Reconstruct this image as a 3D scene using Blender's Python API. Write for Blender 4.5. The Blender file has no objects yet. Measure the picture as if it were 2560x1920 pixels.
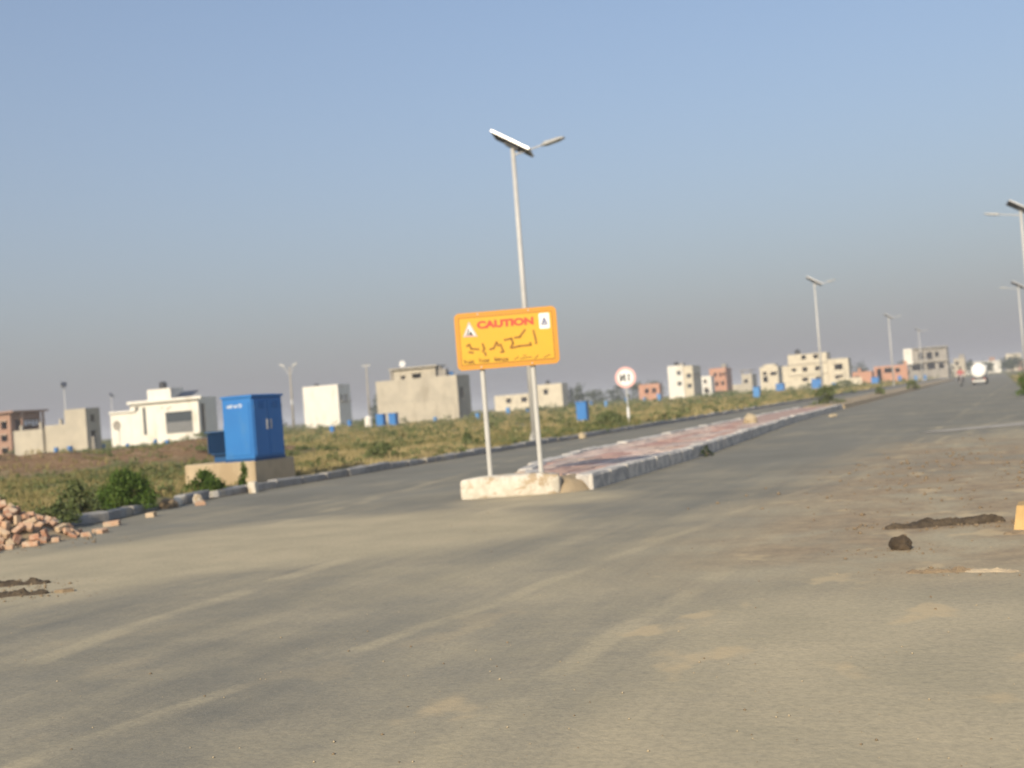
import bpy, bmesh, math, random
import numpy as np
from mathutils import Vector, Matrix, noise

random.seed(7)
RNG = np.random.default_rng(7)
SC = bpy.context.scene
COL = SC.collection
R = math.radians

# ------------------------------------------------------------------ camera
YAW, PITCH, ROLL = R(22.397), R(1.098), R(4.4)
cam = bpy.data.cameras.new('camera')
cam.sensor_width = 36.0
cam.lens = 36.0 * 2958 / 2560
cam.clip_start, cam.clip_end = 0.1, 9000
cam.dof.use_dof = True
cam.dof.focus_distance = 4.8
cam.dof.aperture_fstop = 2.6
cam_ob = bpy.data.objects.new('camera', cam)
COL.objects.link(cam_ob)
_h = Vector((math.cos(YAW), math.sin(YAW), 0))
_f = Vector((-math.sin(YAW) * math.cos(PITCH), math.cos(YAW) * math.cos(PITCH), math.sin(PITCH)))
_n = _h.cross(_f)
_r = _h * math.cos(ROLL) - _n * math.sin(ROLL)
_u = _h * math.sin(ROLL) + _n * math.cos(ROLL)
_m = Matrix((_r, _u, -_f)).transposed().to_4x4()
_m.translation = (0, 0, 1.25)
cam_ob.matrix_world = _m
SC.camera = cam_ob

# ------------------------------------------------------------------ sky, sun, exposure
SUN_EL, SUN_AZ = 26.5, 1.5          # the light travels along +Y, a little towards +X
world = bpy.data.worlds.new('World')
SC.world = world
world.use_nodes = True
wt = world.node_tree
bg = wt.nodes['Background']
sky = wt.nodes.new('ShaderNodeTexSky')
sky.sky_type = 'NISHITA'
sky.sun_disc = False
sky.sun_elevation = R(SUN_EL)
sky.sun_rotation = R(180 + SUN_AZ)
sky.air_density, sky.dust_density, sky.ozone_density, sky.altitude = 1.1, 2.0, 3.0, 0
# dusty air all round the horizon: the same in every direction, thinning with height
geo = wt.nodes.new('ShaderNodeNewGeometry')
sep = wt.nodes.new('ShaderNodeSeparateXYZ')
wt.links.new(geo.outputs['Incoming'], sep.inputs[0])
m1 = wt.nodes.new('ShaderNodeMath'); m1.operation = 'MULTIPLY'; m1.inputs[1].default_value = 3.0
m2 = wt.nodes.new('ShaderNodeMath'); m2.operation = 'EXPONENT'
m3 = wt.nodes.new('ShaderNodeMath'); m3.operation = 'MINIMUM'; m3.inputs[1].default_value = 1.0
wt.links.new(sep.outputs['Z'], m1.inputs[0])
wt.links.new(m1.outputs[0], m2.inputs[0])
wt.links.new(m2.outputs[0], m3.inputs[0])
mx = wt.nodes.new('ShaderNodeMix'); mx.data_type = 'RGBA'
wt.links.new(m3.outputs[0], mx.inputs[0])
wt.links.new(sky.outputs[0], mx.inputs[6])
mx.inputs[7].default_value = (1.80, 1.75, 1.88, 1)
wt.links.new(mx.outputs[2], bg.inputs[0])
bg.inputs[1].default_value = 0.138

sun = bpy.data.lights.new('sun', 'SUN')
sun.energy, sun.angle, sun.color = 3.6, R(0.7), (1.0, 0.87, 0.68)
sun_ob = bpy.data.objects.new('sun', sun)
COL.objects.link(sun_ob)
_d = Vector((math.sin(R(SUN_AZ)) * math.cos(R(SUN_EL)), math.cos(R(SUN_AZ)) * math.cos(R(SUN_EL)), -math.sin(R(SUN_EL))))
sun_ob.rotation_euler = _d.to_track_quat('-Z', 'Y').to_euler()
sun_ob.location = (-5, -40, 30)

vs = SC.view_settings
vs.view_transform, vs.look, vs.gamma, vs.use_curve_mapping = 'Standard', 'None', 1.0, False
vs.exposure = 0.38

# ------------------------------------------------------------------ materials
class NT:
    def __init__(self, name, rough=0.8, metal=0.0, spec=0.5):
        self.m = bpy.data.materials.new(name)
        self.m.use_nodes = True
        self.t = self.m.node_tree
        self.b = self.t.nodes['Principled BSDF']
        self.b.inputs['Roughness'].default_value = rough
        self.b.inputs['Metallic'].default_value = metal
        self.b.inputs['Specular IOR Level'].default_value = spec
        self._co = None
    def link(self, a, i): self.t.links.new(a, i)
    def coord(self, scale=(1, 1, 1), rot=(0, 0, 0), kind='Object'):
        tc = self.t.nodes.new('ShaderNodeTexCoord')
        mp = self.t.nodes.new('ShaderNodeMapping')
        mp.inputs['Scale'].default_value = scale
        mp.inputs['Rotation'].default_value = rot
        self.link(tc.outputs[kind], mp.inputs[0])
        return mp.outputs[0]
    def wcoord(self, scale=(1, 1, 1), rot=(0, 0, 0)):
        g = self.t.nodes.new('ShaderNodeNewGeometry')
        mp = self.t.nodes.new('ShaderNodeMapping')
        mp.inputs['Scale'].default_value = scale
        mp.inputs['Rotation'].default_value = rot
        self.link(g.outputs['Position'], mp.inputs[0])
        return mp.outputs[0]
    def noise(self, co, scale, detail=4, rough=0.55, dist=0.0):
        n = self.t.nodes.new('ShaderNodeTexNoise')
        n.inputs['Scale'].default_value = scale
        n.inputs['Detail'].default_value = detail
        n.inputs['Roughness'].default_value = rough
        n.inputs['Distortion'].default_value = dist
        self.link(co, n.inputs['Vector'])
        return n.outputs['Fac']
    def ramp(self, f, lo, hi, a=0.0, b=1.0):
        n = self.t.nodes.new('ShaderNodeMapRange')
        n.interpolation_type = 'SMOOTHSTEP'
        for k, v in zip((1, 2, 3, 4), (lo, hi, a, b)): n.inputs[k].default_value = v
        self.link(f, n.inputs[0])
        return n.outputs[0]
    def math(self, op, a, b=None, clamp=False):
        n = self.t.nodes.new('ShaderNodeMath'); n.operation = op; n.use_clamp = clamp
        for k, v in ((0, a), (1, b)):
            if v is None: continue
            if isinstance(v, (int, float)): n.inputs[k].default_value = v
            else: self.link(v, n.inputs[k])
        return n.outputs[0]
    def mix(self, f, a, b, blend='MIX'):
        n = self.t.nodes.new('ShaderNodeMix'); n.data_type = 'RGBA'; n.blend_type = blend
        if isinstance(f, (int, float)): n.inputs[0].default_value = f
        else: self.link(f, n.inputs[0])
        for k, v in ((6, a), (7, b)):
            if isinstance(v, tuple): n.inputs[k].default_value = (*v[:3], 1)
            else: self.link(v, n.inputs[k])
        return n.outputs[2]
    def attr(self, name):
        n = self.t.nodes.new('ShaderNodeAttribute'); n.attribute_name = name
        return n.outputs['Fac']
    def rand(self):
        n = self.t.nodes.new('ShaderNodeObjectInfo'); return n.outputs['Random']
    def color(self, c):
        if isinstance(c, tuple): self.b.inputs['Base Color'].default_value = (*c[:3], 1)
        else: self.link(c, self.b.inputs['Base Color'])
    def bump(self, h, strength=0.3, dist=0.02):
        n = self.t.nodes.new('ShaderNodeBump')
        n.inputs['Strength'].default_value = strength
        n.inputs['Distance'].default_value = dist
        self.link(h, n.inputs['Height'])
        self.link(n.outputs[0], self.b.inputs['Normal'])

def plain(name, c, c2=None, rough=0.7, metal=0.0, scale=3.0, bump=0.0, spec=0.5, stain=None, stain_scale=1.2):
    n = NT(name, rough, metal, spec)
    co = n.wcoord()
    f = n.ramp(n.noise(co, scale, 6, 0.6), 0.3, 0.7)
    c2 = c2 or tuple(v * 0.82 for v in c)
    col = n.mix(f, c, c2)
    if stain:
        s = n.ramp(n.noise(n.wcoord((1, 1, 0.35)), stain_scale, 5, 0.65), 0.52, 0.68)
        col = n.mix(s, col, stain)
    n.color(col)
    if bump: n.bump(n.noise(co, scale * 12, 3), bump, 0.01)
    return n.m

M = {}
# asphalt with trodden dust
n = NT('dusty_asphalt', 0.9, 0, 0.25)
co = n.wcoord()
g = n.t.nodes.new('ShaderNodeNewGeometry'); sp = n.t.nodes.new('ShaderNodeSeparateXYZ')
n.link(g.outputs['Position'], sp.inputs[0]); X, Y = sp.outputs[0], sp.outputs[1]
streak = n.noise(n.wcoord((1.0, 0.10, 1), (0, 0, R(9))), 1.6, 5, 0.6, 0.3)
streak2 = n.noise(n.wcoord((1.0, 0.07, 1), (0, 0, R(-14))), 3.2, 4, 0.6, 0.2)
blot = n.noise(co, 0.32, 5, 0.6, 0.4)
fine = n.noise(co, 55, 3, 0.7)
def blob(cx, cy, rx, ry):
    a = n.math('POWER', n.math('DIVIDE', n.math('SUBTRACT', X, cx), rx), 2.0)
    b = n.math('POWER', n.math('DIVIDE', n.math('SUBTRACT', Y, cy), ry), 2.0)
    return n.ramp(n.math('ADD', a, b), 1.0, 0.0)
near = n.ramp(Y, 22.0, 7.0)
right = n.math('MULTIPLY', n.ramp(X, -3.4, -0.6), n.ramp(Y, 34.0, 24.0))
d = n.math('ADD', n.math('MULTIPLY', n.math('SUBTRACT', blot, 0.5), 1.7), n.math('MULTIPLY', n.math('SUBTRACT', streak, 0.5), 0.75))
d = n.math('ADD', d, n.math('MULTIPLY', n.math('SUBTRACT', streak2, 0.5), 0.5))
def track(x0, y0, x1, y1, w):
    L = math.hypot(x1 - x0, y1 - y0); nx_, ny_ = -(y1 - y0) / L, (x1 - x0) / L
    e = n.math('ADD', n.math('MULTIPLY', X, nx_), n.math('MULTIPLY', Y, ny_))
    e = n.math('ADD', n.math('SUBTRACT', e, x0 * nx_ + y0 * ny_), n.math('MULTIPLY', n.math('SUBTRACT', n.noise(co, 0.35, 2), 0.5), 0.5))
    return n.math('MULTIPLY', n.ramp(n.math('ABSOLUTE', e), w, w * 0.3), n.ramp(n.noise(co, 1.1, 3), 0.35, 0.6))
for q in ((-3.6, 3.6, -3.1, 7.6, 0.10), (-2.0, 4.5, -1.9, 8.5, 0.12), (-5.2, 5.0, -5.6, 9.5, 0.16), (-7.4, 6.0, -8.4, 12.0, 0.22)):
    d = n.math('ADD', d, n.math('MULTIPLY', track(*q), 0.36))
d = n.math('ADD', d, n.math('MULTIPLY', n.math('SUBTRACT', n.noise(co, 2.6, 5, 0.65), 0.5), 0.7))
d = n.math('ADD', d, n.math('MULTIPLY', near, 0.41))
d = n.math('ADD', d, n.math('MULTIPLY', right, 0.42))
d = n.math('ADD', d, n.math('MULTIPLY', blob(-7.0, 11.2, 3.4, 3.0), 0.85))
d = n.math('ADD', d, n.math('MULTIPLY', blob(-9.3, 8.9, 3.6, 2.6), 0.85))
d = n.math('ADD', d, n.math('MULTIPLY', blob(-5.6, 14.6, 1.6, 1.3), 0.7))
d = n.math('ADD', d, n.math('MULTIPLY', n.math('SUBTRACT', fine, 0.5), 0.55))
dust = n.ramp(d, -0.15, 1.05)
asph = n.mix(n.ramp(n.noise(co, 160, 2, 0.7), 0.35, 0.7), (0.150, 0.143, 0.115), (0.250, 0.235, 0.185))
asph = n.mix(n.ramp(n.noise(co, 0.5, 4, 0.6), 0.35, 0.7), asph, (0.225, 0.213, 0.170))
tan = n.mix(n.ramp(n.noise(co, 1.3, 4, 0.6), 0.3, 0.7), (0.490, 0.412, 0.265), (0.408, 0.350, 0.228))
col = n.mix(dust, asph, tan)
dirt = n.math('MULTIPLY', n.math('MULTIPLY', n.ramp(X, -3.4, -1.0), n.math('MULTIPLY', n.ramp(Y, 27.0, 19.0), n.ramp(Y, 6.6, 9.4))), n.ramp(n.noise(co, 0.9, 5, 0.65, 0.3), 0.30, 0.62))
col = n.mix(n.math('MULTIPLY', dirt, 0.95), col, n.mix(n.ramp(n.noise(co, 5.0, 5, 0.7), 0.35, 0.65), (0.40, 0.295, 0.175), (0.27, 0.20, 0.125)))
col = n.mix(n.math('MULTIPLY', n.ramp(n.noise(co, 28, 4, 0.75), 0.35, 0.75), 0.32), col, (0.13, 0.12, 0.09))
sandf = n.math('MULTIPLY', n.ramp(n.noise(n.wcoord((1.0, 0.75, 1), (0, 0, R(22))), 1.9, 3, 0.5, 0.2), 0.60, 0.68), n.ramp(n.math('ADD', right, n.math('MULTIPLY', near, 0.35)), 0.2, 0.8))
col = n.mix(n.math('MULTIPLY', sandf, 0.55), col, (0.56, 0.43, 0.245))
dark = n.ramp(n.noise(co, 2.3, 5, 0.7), 0.66, 0.76)
col = n.mix(n.math('MULTIPLY', dark, 0.45), col, (0.14, 0.125, 0.10))
n.color(col)
n.bump(n.math('ADD', n.math('MULTIPLY', fine, 0.6), n.math('MULTIPLY', n.noise(co, 9, 4), 1.5)), 0.35, 0.012)
M['road'] = n.m

# field soil with dry and green cover
n = NT('field_soil', 0.95, 0, 0.2)
co = n.wcoord()
a = n.noise(co, 0.22, 6, 0.65, 0.5); b = n.noise(co, 1.7, 5, 0.6); c_ = n.noise(co, 14, 4, 0.7)
col = n.mix(n.ramp(a, 0.38, 0.62), (0.235, 0.200, 0.095), (0.150, 0.155, 0.060))
col = n.mix(n.ramp(b, 0.5, 0.7), col, (0.31, 0.26, 0.13))
bare = n.ramp(n.math('ADD', n.math('ADD', n.attr('bare'), n.ramp(n.noise(co, 0.09, 4, 0.6), 0.5, 0.66, 0, 0.5)), n.math('MULTIPLY', n.math('SUBTRACT', b, 0.5), 1.2)), 0.35, 0.75)
bcol = n.mix(n.ramp(c_, 0.35, 0.65), (0.290, 0.185, 0.100), (0.180, 0.112, 0.060))
bcol = n.mix(n.ramp(n.noise(co, 2.6, 5, 0.7), 0.5, 0.72), bcol, (0.40, 0.285, 0.165))
col = n.mix(bare, col, bcol)
n.color(col)
n.bump(c_, 0.8, 0.08)
M['field'] = n.m

def grassmat(name, a, b, c):
    n = NT(name, 0.75, 0, 0.2)
    t = n.attr('tint')
    col = n.mix(n.ramp(t, 0.0, 0.5), a, b)
    col = n.mix(n.ramp(t, 0.5, 1.0), col, c)
    n.color(col)
    n.b.inputs['Subsurface Weight'].default_value = 0.0
    return n.m
M['grass'] = grassmat('wild_grass', (0.090, 0.110, 0.030), (0.245, 0.205, 0.080), (0.42, 0.335, 0.165))
M['leaf_bright'] = grassmat('bright_leaf', (0.042, 0.080, 0.010), (0.070, 0.120, 0.018), (0.115, 0.160, 0.034))
M['leaf_dull'] = grassmat('dull_leaf', (0.060, 0.085, 0.025), (0.110, 0.135, 0.045), (0.180, 0.195, 0.085))
M['leaf_dark'] = grassmat('dark_leaf', (0.030, 0.045, 0.022), (0.050, 0.068, 0.032), (0.080, 0.095, 0.045))
M['bark'] = plain('bark', (0.16, 0.12, 0.08), scale=9, bump=0.4)
M['concrete'] = plain('concrete', (0.40, 0.36, 0.29), (0.31, 0.28, 0.23), 0.9, scale=4, bump=0.3, stain=(0.23, 0.20, 0.16))
M['sandplaster'] = plain('sand_plaster', (0.50, 0.395, 0.25), (0.41, 0.325, 0.21), 0.92, scale=2.5, bump=0.3, stain=(0.36, 0.27, 0.16))
M['kerb'] = plain('kerb_concrete', (0.33, 0.32, 0.30), (0.24, 0.23, 0.215), 0.9, scale=5, bump=0.4, stain=(0.40, 0.35, 0.27), stain_scale=3)
M['whitewash'] = None
n = NT('worn_white_paint', 0.85, 0, 0.3)
co = n.wcoord()
worn = n.ramp(n.math('ADD', n.noise(co, 5.5, 6, 0.65, 0.4), n.math('MULTIPLY', n.ramp(n.noise(co, 2.0, 2), 0.3, 0.7), 0.15)), 0.56, 0.68)
col = n.mix(n.ramp(n.noise(co, 9, 4), 0.3, 0.7), (0.64, 0.59, 0.49), (0.52, 0.47, 0.37))
col = n.mix(worn, col, (0.40, 0.31, 0.20))
n.color(col); n.bump(n.noise(co, 40, 3), 0.3, 0.01)
M['whitewash'] = n.m
n = NT('worn_kerb_paint', 0.85, 0, 0.3)
co = n.wcoord()
worn = n.ramp(n.noise(co, 4.0, 6, 0.65, 0.4), 0.40, 0.62)
col = n.mix(worn, (0.62, 0.57, 0.49), (0.36, 0.34, 0.31))
n.color(col); n.bump(n.noise(co, 40, 3), 0.3, 0.01)
M['kerbpaint'] = n.m
def pavermat(name, c):
    n = NT(name, 0.9, 0, 0.25)
    co = n.wcoord()
    col = n.mix(n.rand(), tuple(v * 0.85 for v in c), tuple(min(1, v * 1.15) for v in c))
    col = n.mix(n.ramp(n.noise(co, 1.2, 5, 0.6), 0.4, 0.7, 0, 0.6), col, (0.44, 0.36, 0.27))
    n.color(col); n.bump(n.noise(co, 60, 3), 0.3, 0.006)
    return n.m
M['paver_pink'] = pavermat('pink_paver', (0.52, 0.40, 0.34))
M['paver_red'] = pavermat('red_paver', (0.44, 0.265, 0.215))
M['paver_grey'] = pavermat('grey_paver', (0.36, 0.32, 0.29))
n = NT('far_paving', 0.9, 0, 0.25)
co = n.wcoord()
bt = n.t.nodes.new('ShaderNodeTexBrick')
bt.inputs['Scale'].default_value = 2.4
bt.inputs['Color1'].default_value = (0.50, 0.34, 0.28, 1); bt.inputs['Color2'].default_value = (0.44, 0.26, 0.21, 1); bt.inputs['Mortar'].default_value = (0.30, 0.25, 0.2, 1)
bt.inputs['Mortar Size'].default_value = 0.015
n.link(co, bt.inputs['Vector'])
n.color(n.mix(n.ramp(n.noise(co, 0.8, 5, 0.6), 0.4, 0.7, 0, 0.6), bt.outputs[0], (0.44, 0.36, 0.27)))
M['paving'] = n.m
M['soil'] = plain('dry_soil', (0.36, 0.28, 0.175), (0.27, 0.205, 0.12), 0.95, scale=3, bump=0.6)
M['sand'] = plain('loose_sand', (0.46, 0.37, 0.235), (0.38, 0.31, 0.20), 0.95, scale=4, bump=0.5)
n = NT('clay_brick', 0.9, 0, 0.2)
co = n.wcoord()
r_ = n.rand()
col = n.mix(n.ramp(r_, 0.2, 0.6), (0.39, 0.205, 0.13), (0.50, 0.32, 0.205))
col = n.mix(n.ramp(r_, 0.7, 1.0), col, (0.52, 0.395, 0.25))
col = n.mix(n.ramp(n.noise(co, 11, 5, 0.7), 0.42, 0.68), col, (0.50, 0.40, 0.29))
n.color(col); n.bump(n.noise(co, 80, 3), 0.5, 0.006)
M['brick'] = n.m
M['ochre'] = plain('ochre_block', (0.56, 0.37, 0.15), (0.46, 0.30, 0.12), 0.92, scale=9, bump=0.5)
M['darkclod'] = plain('dark_clod', (0.040, 0.028, 0.016), (0.085, 0.060, 0.035), 0.95, scale=14, bump=0.6)
M['asphalt_lump'] = plain('broken_asphalt', (0.040, 0.029, 0.018), (0.095, 0.070, 0.043), 0.95, scale=12, bump=0.6)
M['brownlump'] = plain('brown_lump', (0.20, 0.145, 0.085), (0.27, 0.20, 0.12), 0.95, scale=12, bump=0.5)
def brickwall(name, c1, c2, mortar):
    n = NT(name, 0.9, 0, 0.2)
    tc = n.wcoord((1, 1, 1), (R(90), 0, 0))
    bt = n.t.nodes.new('ShaderNodeTexBrick')
    bt.inputs['Scale'].default_value = 3.5
    bt.inputs['Color1'].default_value = (*c1, 1); bt.inputs['Color2'].default_value = (*c2, 1); bt.inputs['Mortar'].default_value = (*mortar, 1)
    n.link(tc, bt.inputs['Vector'])
    n.color(n.mix(n.ramp(n.noise(n.wcoord(), 0.6, 5, 0.6), 0.45, 0.75, 0, 0.5), bt.outputs[0], tuple(v * 0.7 for v in c1)))
    return n.m
M['bw_orange'] = brickwall('orange_brickwork', (0.52, 0.25, 0.15), (0.46, 0.21, 0.125), (0.48, 0.36, 0.26))
M['bw_brown'] = brickwall('brown_brickwork', (0.36, 0.20, 0.135), (0.30, 0.165, 0.115), (0.36, 0.29, 0.22))
M['white_plaster'] = plain('white_plaster', (0.74, 0.71, 0.63), (0.69, 0.66, 0.58), 0.85, scale=0.8, stain=(0.60, 0.55, 0.45), stain_scale=0.6)
M['cream_plaster'] = plain('cream_plaster', (0.62, 0.55, 0.41), (0.53, 0.47, 0.35), 0.9, scale=0.9, stain=(0.44, 0.39, 0.29), stain_scale=0.7)
M['cement'] = plain('grey_cement', (0.47, 0.42, 0.325), (0.39, 0.35, 0.275), 0.92, scale=0.7, stain=(0.33, 0.29, 0.22), stain_scale=0.5)
M['cement_dark'] = plain('dark_cement', (0.33, 0.30, 0.255), (0.26, 0.24, 0.205), 0.92, scale=0.7, stain=(0.22, 0.20, 0.17), stain_scale=0.5)
M['blue'] = plain('blue_paint', (0.022, 0.170, 0.46), (0.020, 0.155, 0.43), 0.5, scale=2, stain=(0.040, 0.180, 0.43), stain_scale=2.5)
M['blue_deep'] = plain('deep_blue_and_fin_shade', (0.012, 0.075, 0.20), (0.010, 0.062, 0.17), 0.5, scale=2)  # on the transformer, the fins' self-shadow is put into this darker blue
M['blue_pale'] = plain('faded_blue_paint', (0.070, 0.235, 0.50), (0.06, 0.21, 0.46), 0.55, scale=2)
M['steel'] = plain('galvanised_steel', (0.51, 0.50, 0.47), (0.45, 0.44, 0.415), 0.5, 0.0, scale=4)
M['steel_white'] = plain('pale_painted_steel', (0.52, 0.51, 0.465), (0.46, 0.45, 0.41), 0.55, 0.0, scale=4)
M['solar'] = plain('solar_cell', (0.018, 0.022, 0.035), (0.024, 0.028, 0.042), 0.25, scale=8)
M['panel_back'] = plain('panel_backsheet', (0.07, 0.07, 0.068), (0.055, 0.055, 0.054), 0.6, scale=6)
M['alu'] = plain('aluminium', (0.50, 0.49, 0.47), (0.44, 0.43, 0.42), 0.4, 0.3, scale=6)
M['lens'] = plain('lamp_lens', (0.42, 0.42, 0.40), None, 0.3, scale=6)
M['sign_orange'] = plain('sign_orange', (0.555, 0.250, 0.010), (0.53, 0.235, 0.010), 0.5, scale=2)
M['sign_yellow'] = plain('sign_yellow', (0.63, 0.355, 0.006), (0.60, 0.335, 0.006), 0.5, scale=2)
M['sign_red'] = plain('sign_red', (0.62, 0.055, 0.018), (0.56, 0.05, 0.018), 0.5, scale=2)
M['sign_pink'] = plain('faded_sign_red', (0.70, 0.38, 0.35), (0.73, 0.43, 0.40), 0.55, scale=4)
M['sign_ink'] = plain('sign_ink', (0.24, 0.105, 0.006), (0.30, 0.135, 0.008), 0.6, scale=5)
M['sign_dark'] = plain('sign_dark_ink', (0.16, 0.07, 0.006), (0.20, 0.09, 0.008), 0.6, scale=5)
M['ink_black'] = plain('ink_black', (0.03, 0.035, 0.03), None, 0.6, scale=5)
M['ink_blue'] = plain('ink_blue', (0.06, 0.075, 0.22), None, 0.6, scale=5)
M['sign_white'] = plain('sign_white', (0.78, 0.77, 0.75), (0.72, 0.71, 0.69), 0.5, scale=3)
M['white_print'] = plain('white_print', (0.70, 0.75, 0.80), None, 0.6, scale=6)
n = NT('window_glass', 0.08, 0, 0.6); n.color((0.05, 0.06, 0.065)); M['glass'] = n.m
M['gatemetal'] = plain('grey_gate', (0.16, 0.165, 0.165), (0.13, 0.135, 0.135), 0.4, 0.2, scale=2)
M['tyre'] = plain('tyre_rubber', (0.025, 0.025, 0.025), None, 0.8, scale=20)
M['cloth_white'] = plain('white_cloth', (0.75, 0.75, 0.80), None, 0.9, scale=6)
M['cloth_red'] = plain('red_cloth', (0.40, 0.12, 0.12), None, 0.9, scale=12)
M['skin'] = plain('skin', (0.33, 0.20, 0.13), None, 0.6, scale=12)
M['hair'] = plain('hair', (0.02, 0.017, 0.015), None, 0.6, scale=30)
M['bikepaint'] = plain('dark_bike_paint', (0.06, 0.015, 0.015), None, 0.35, scale=6)
M['tank_white'] = plain('white_tank_paint', (0.82, 0.81, 0.77), (0.78, 0.77, 0.73), 0.4, scale=2)
M['plastic_black'] = plain('black_plastic', (0.04, 0.04, 0.042), None, 0.5, scale=4)

# ------------------------------------------------------------------ mesh helpers
class MB:
    def __init__(self): self.v, self.f = [], []
    def add(self, vs, fs):
        o = len(self.v); self.v += [tuple(p) for p in vs]; self.f += [tuple(i + o for i in q) for q in fs]; return self
    def box(self, x0, x1, y0, y1, z0, z1):
        return self.add([(x0, y0, z0), (x1, y0, z0), (x1, y1, z0), (x0, y1, z0), (x0, y0, z1), (x1, y0, z1), (x1, y1, z1), (x0, y1, z1)],
                        [(0, 3, 2, 1), (4, 5, 6, 7), (0, 1, 5, 4), (1, 2, 6, 5), (2, 3, 7, 6), (3, 0, 4, 7)])
    def obox(self, c, size, mat3):
        hx, hy, hz = (s / 2 for s in size); c = Vector(c)
        P = [c + mat3 @ Vector(p) for p in ((-hx, -hy, -hz), (hx, -hy, -hz), (hx, hy, -hz), (-hx, hy, -hz), (-hx, -hy, hz), (hx, -hy, hz), (hx, hy, hz), (-hx, hy, hz))]
        return self.add(P, [(0, 3, 2, 1), (4, 5, 6, 7), (0, 1, 5, 4), (1, 2, 6, 5), (2, 3, 7, 6), (3, 0, 4, 7)])
    def cyl(self, p0, p1, r0, r1=None, n=12, caps=True):
        r1 = r0 if r1 is None else r1
        p0, p1 = Vector(p0), Vector(p1)
        ax = (p1 - p0).normalized()
        t = Vector((0, 0, 1)) if abs(ax.z) < 0.9 else Vector((1, 0, 0))
        a = ax.cross(t).normalized(); b = ax.cross(a)
        vs = []
        for p, r in ((p0, r0), (p1, r1)):
            vs += [p + (a * math.cos(2 * math.pi * k / n) + b * math.sin(2 * math.pi * k / n)) * r for k in range(n)]
        fs = [(k, k + n, (k + 1) % n + n, (k + 1) % n) for k in range(n)]
        if caps: fs += [tuple(range(n)), tuple(range(2 * n - 1, n - 1, -1))]
        return self.add(vs, fs)
    def path(self, pts, r, n=8):
        for a, b in zip(pts, pts[1:]): self.cyl(a, b, r, r, n)
        return self
    def prism_xz(self, poly, y0, y1):       # polygon in x,z, counter-clockwise seen from -y
        k = len(poly)
        vs = [(x, y0, z) for x, z in poly] + [(x, y1, z) for x, z in poly]
        fs = [tuple(range(k)), tuple(range(2 * k - 1, k - 1, -1))]
        fs += [(i, i + k, (i + 1) % k + k, (i + 1) % k) for i in range(k)]
        return self.add(vs, fs)
    def wheel(self, c, axis, R_, w, n=20):  # a torus-like ring
        c = Vector(c); axis = Vector(axis).normalized()
        t = Vector((0, 0, 1)); a = t; b = axis.cross(a)
        vs, fs = [], []; k = 8
        for i in range(n):
            d = a * math.cos(2 * math.pi * i / n) + b * math.sin(2 * math.pi * i / n)
            for j in range(k):
                q = 2 * math.pi * j / k
                vs.append(c + d * (R_ - w + w * math.cos(q)) + axis * (w * math.sin(q)))
        for i in range(n):
            for j in range(k):
                fs.append((i * k + j, ((i + 1) % n) * k + j, ((i + 1) % n) * k + (j + 1) % k, i * k + (j + 1) % k))
        return self.add(vs, fs)
    def mesh(self, name):
        me = bpy.data.meshes.new(name)
        me.from_pydata(self.v, [], self.f)
        bm = bmesh.new(); bm.from_mesh(me)
        bmesh.ops.recalc_face_normals(bm, faces=bm.faces)
        bm.to_mesh(me); bm.free()
        return me
    def build(self, name, mat, parent=None, bevel=0.0, smooth=False):
        me = self.mesh(name)
        if mat: me.materials.append(M[mat])
        if smooth:
            for p in me.polygons: p.use_smooth = True
        o = bpy.data.objects.new(name, me)
        COL.objects.link(o)
        if parent: o.parent = parent
        if bevel:
            md = o.modifiers.new('bevel', 'BEVEL'); md.width = bevel; md.segments = 2; md.limit_method = 'ANGLE'
        return o

def tag(o, label=None, cat=None, group=None, kind=None):
    for k, v in (('label', label), ('category', cat), ('group', group), ('kind', kind)):
        if v: o[k] = v
    return o
def thing(name, label, cat, loc=(0, 0, 0), rz=0.0, group=None):
    o = bpy.data.objects.new(name, None); COL.objects.link(o)
    o.empty_display_size = 0.2
    o.location = loc; o.rotation_euler = (0, 0, rz)
    return tag(o, label, cat, group)
def link_copy(src, name, parent=None, loc=(0, 0, 0), rot=(0, 0, 0), scale=(1, 1, 1)):
    o = bpy.data.objects.new(name, src); COL.objects.link(o)
    o.parent = parent; o.location = loc; o.rotation_euler = rot; o.scale = scale
    return o
def roundrect(x0, x1, z0, z1, r, k=5):
    P = []
    for cx, cz, a in ((x1 - r, z0 + r, -90), (x1 - r, z1 - r, 0), (x0 + r, z1 - r, 90), (x0 + r, z0 + r, 180)):
        P += [(cx + r * math.cos(R(a + 90 * i / k)), cz + r * math.sin(R(a + 90 * i / k))) for i in range(k + 1)]
    return P
def fast_mesh(name, verts, tris_n, faces, attr=None):
    """verts (N,3) array, faces (M,k) array."""
    me = bpy.data.meshes.new(name)
    me.vertices.add(len(verts)); me.vertices.foreach_set('co', verts.astype(np.float32).ravel())
    k = faces.shape[1]
    me.loops.add(faces.size); me.loops.foreach_set('vertex_index', faces.astype(np.int32).ravel())
    me.polygons.add(len(faces)); me.polygons.foreach_set('loop_start', np.arange(0, faces.size, k, dtype=np.int32))
    if attr is not None:
        at = me.attributes.new('tint', 'FLOAT', 'POINT'); at.data.foreach_set('value', attr.astype(np.float32))
    me.update(calc_edges=True)
    return me
def strokes(polys, w, y, th=0.003):          # polylines in x,z laid on a face at depth y
    m = MB()
    for P in polys:
        for (x0, z0), (x1, z1) in zip(P, P[1:]):
            d = Vector((x1 - x0, 0, z1 - z0)); L = d.length
            a = math.atan2(z1 - z0, x1 - x0)
            m.obox(((x0 + x1) / 2, y, (z0 + z1) / 2), (L + w * 0.7, th, w), Matrix.Rotation(-a, 3, 'Y'))
    return m
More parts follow.
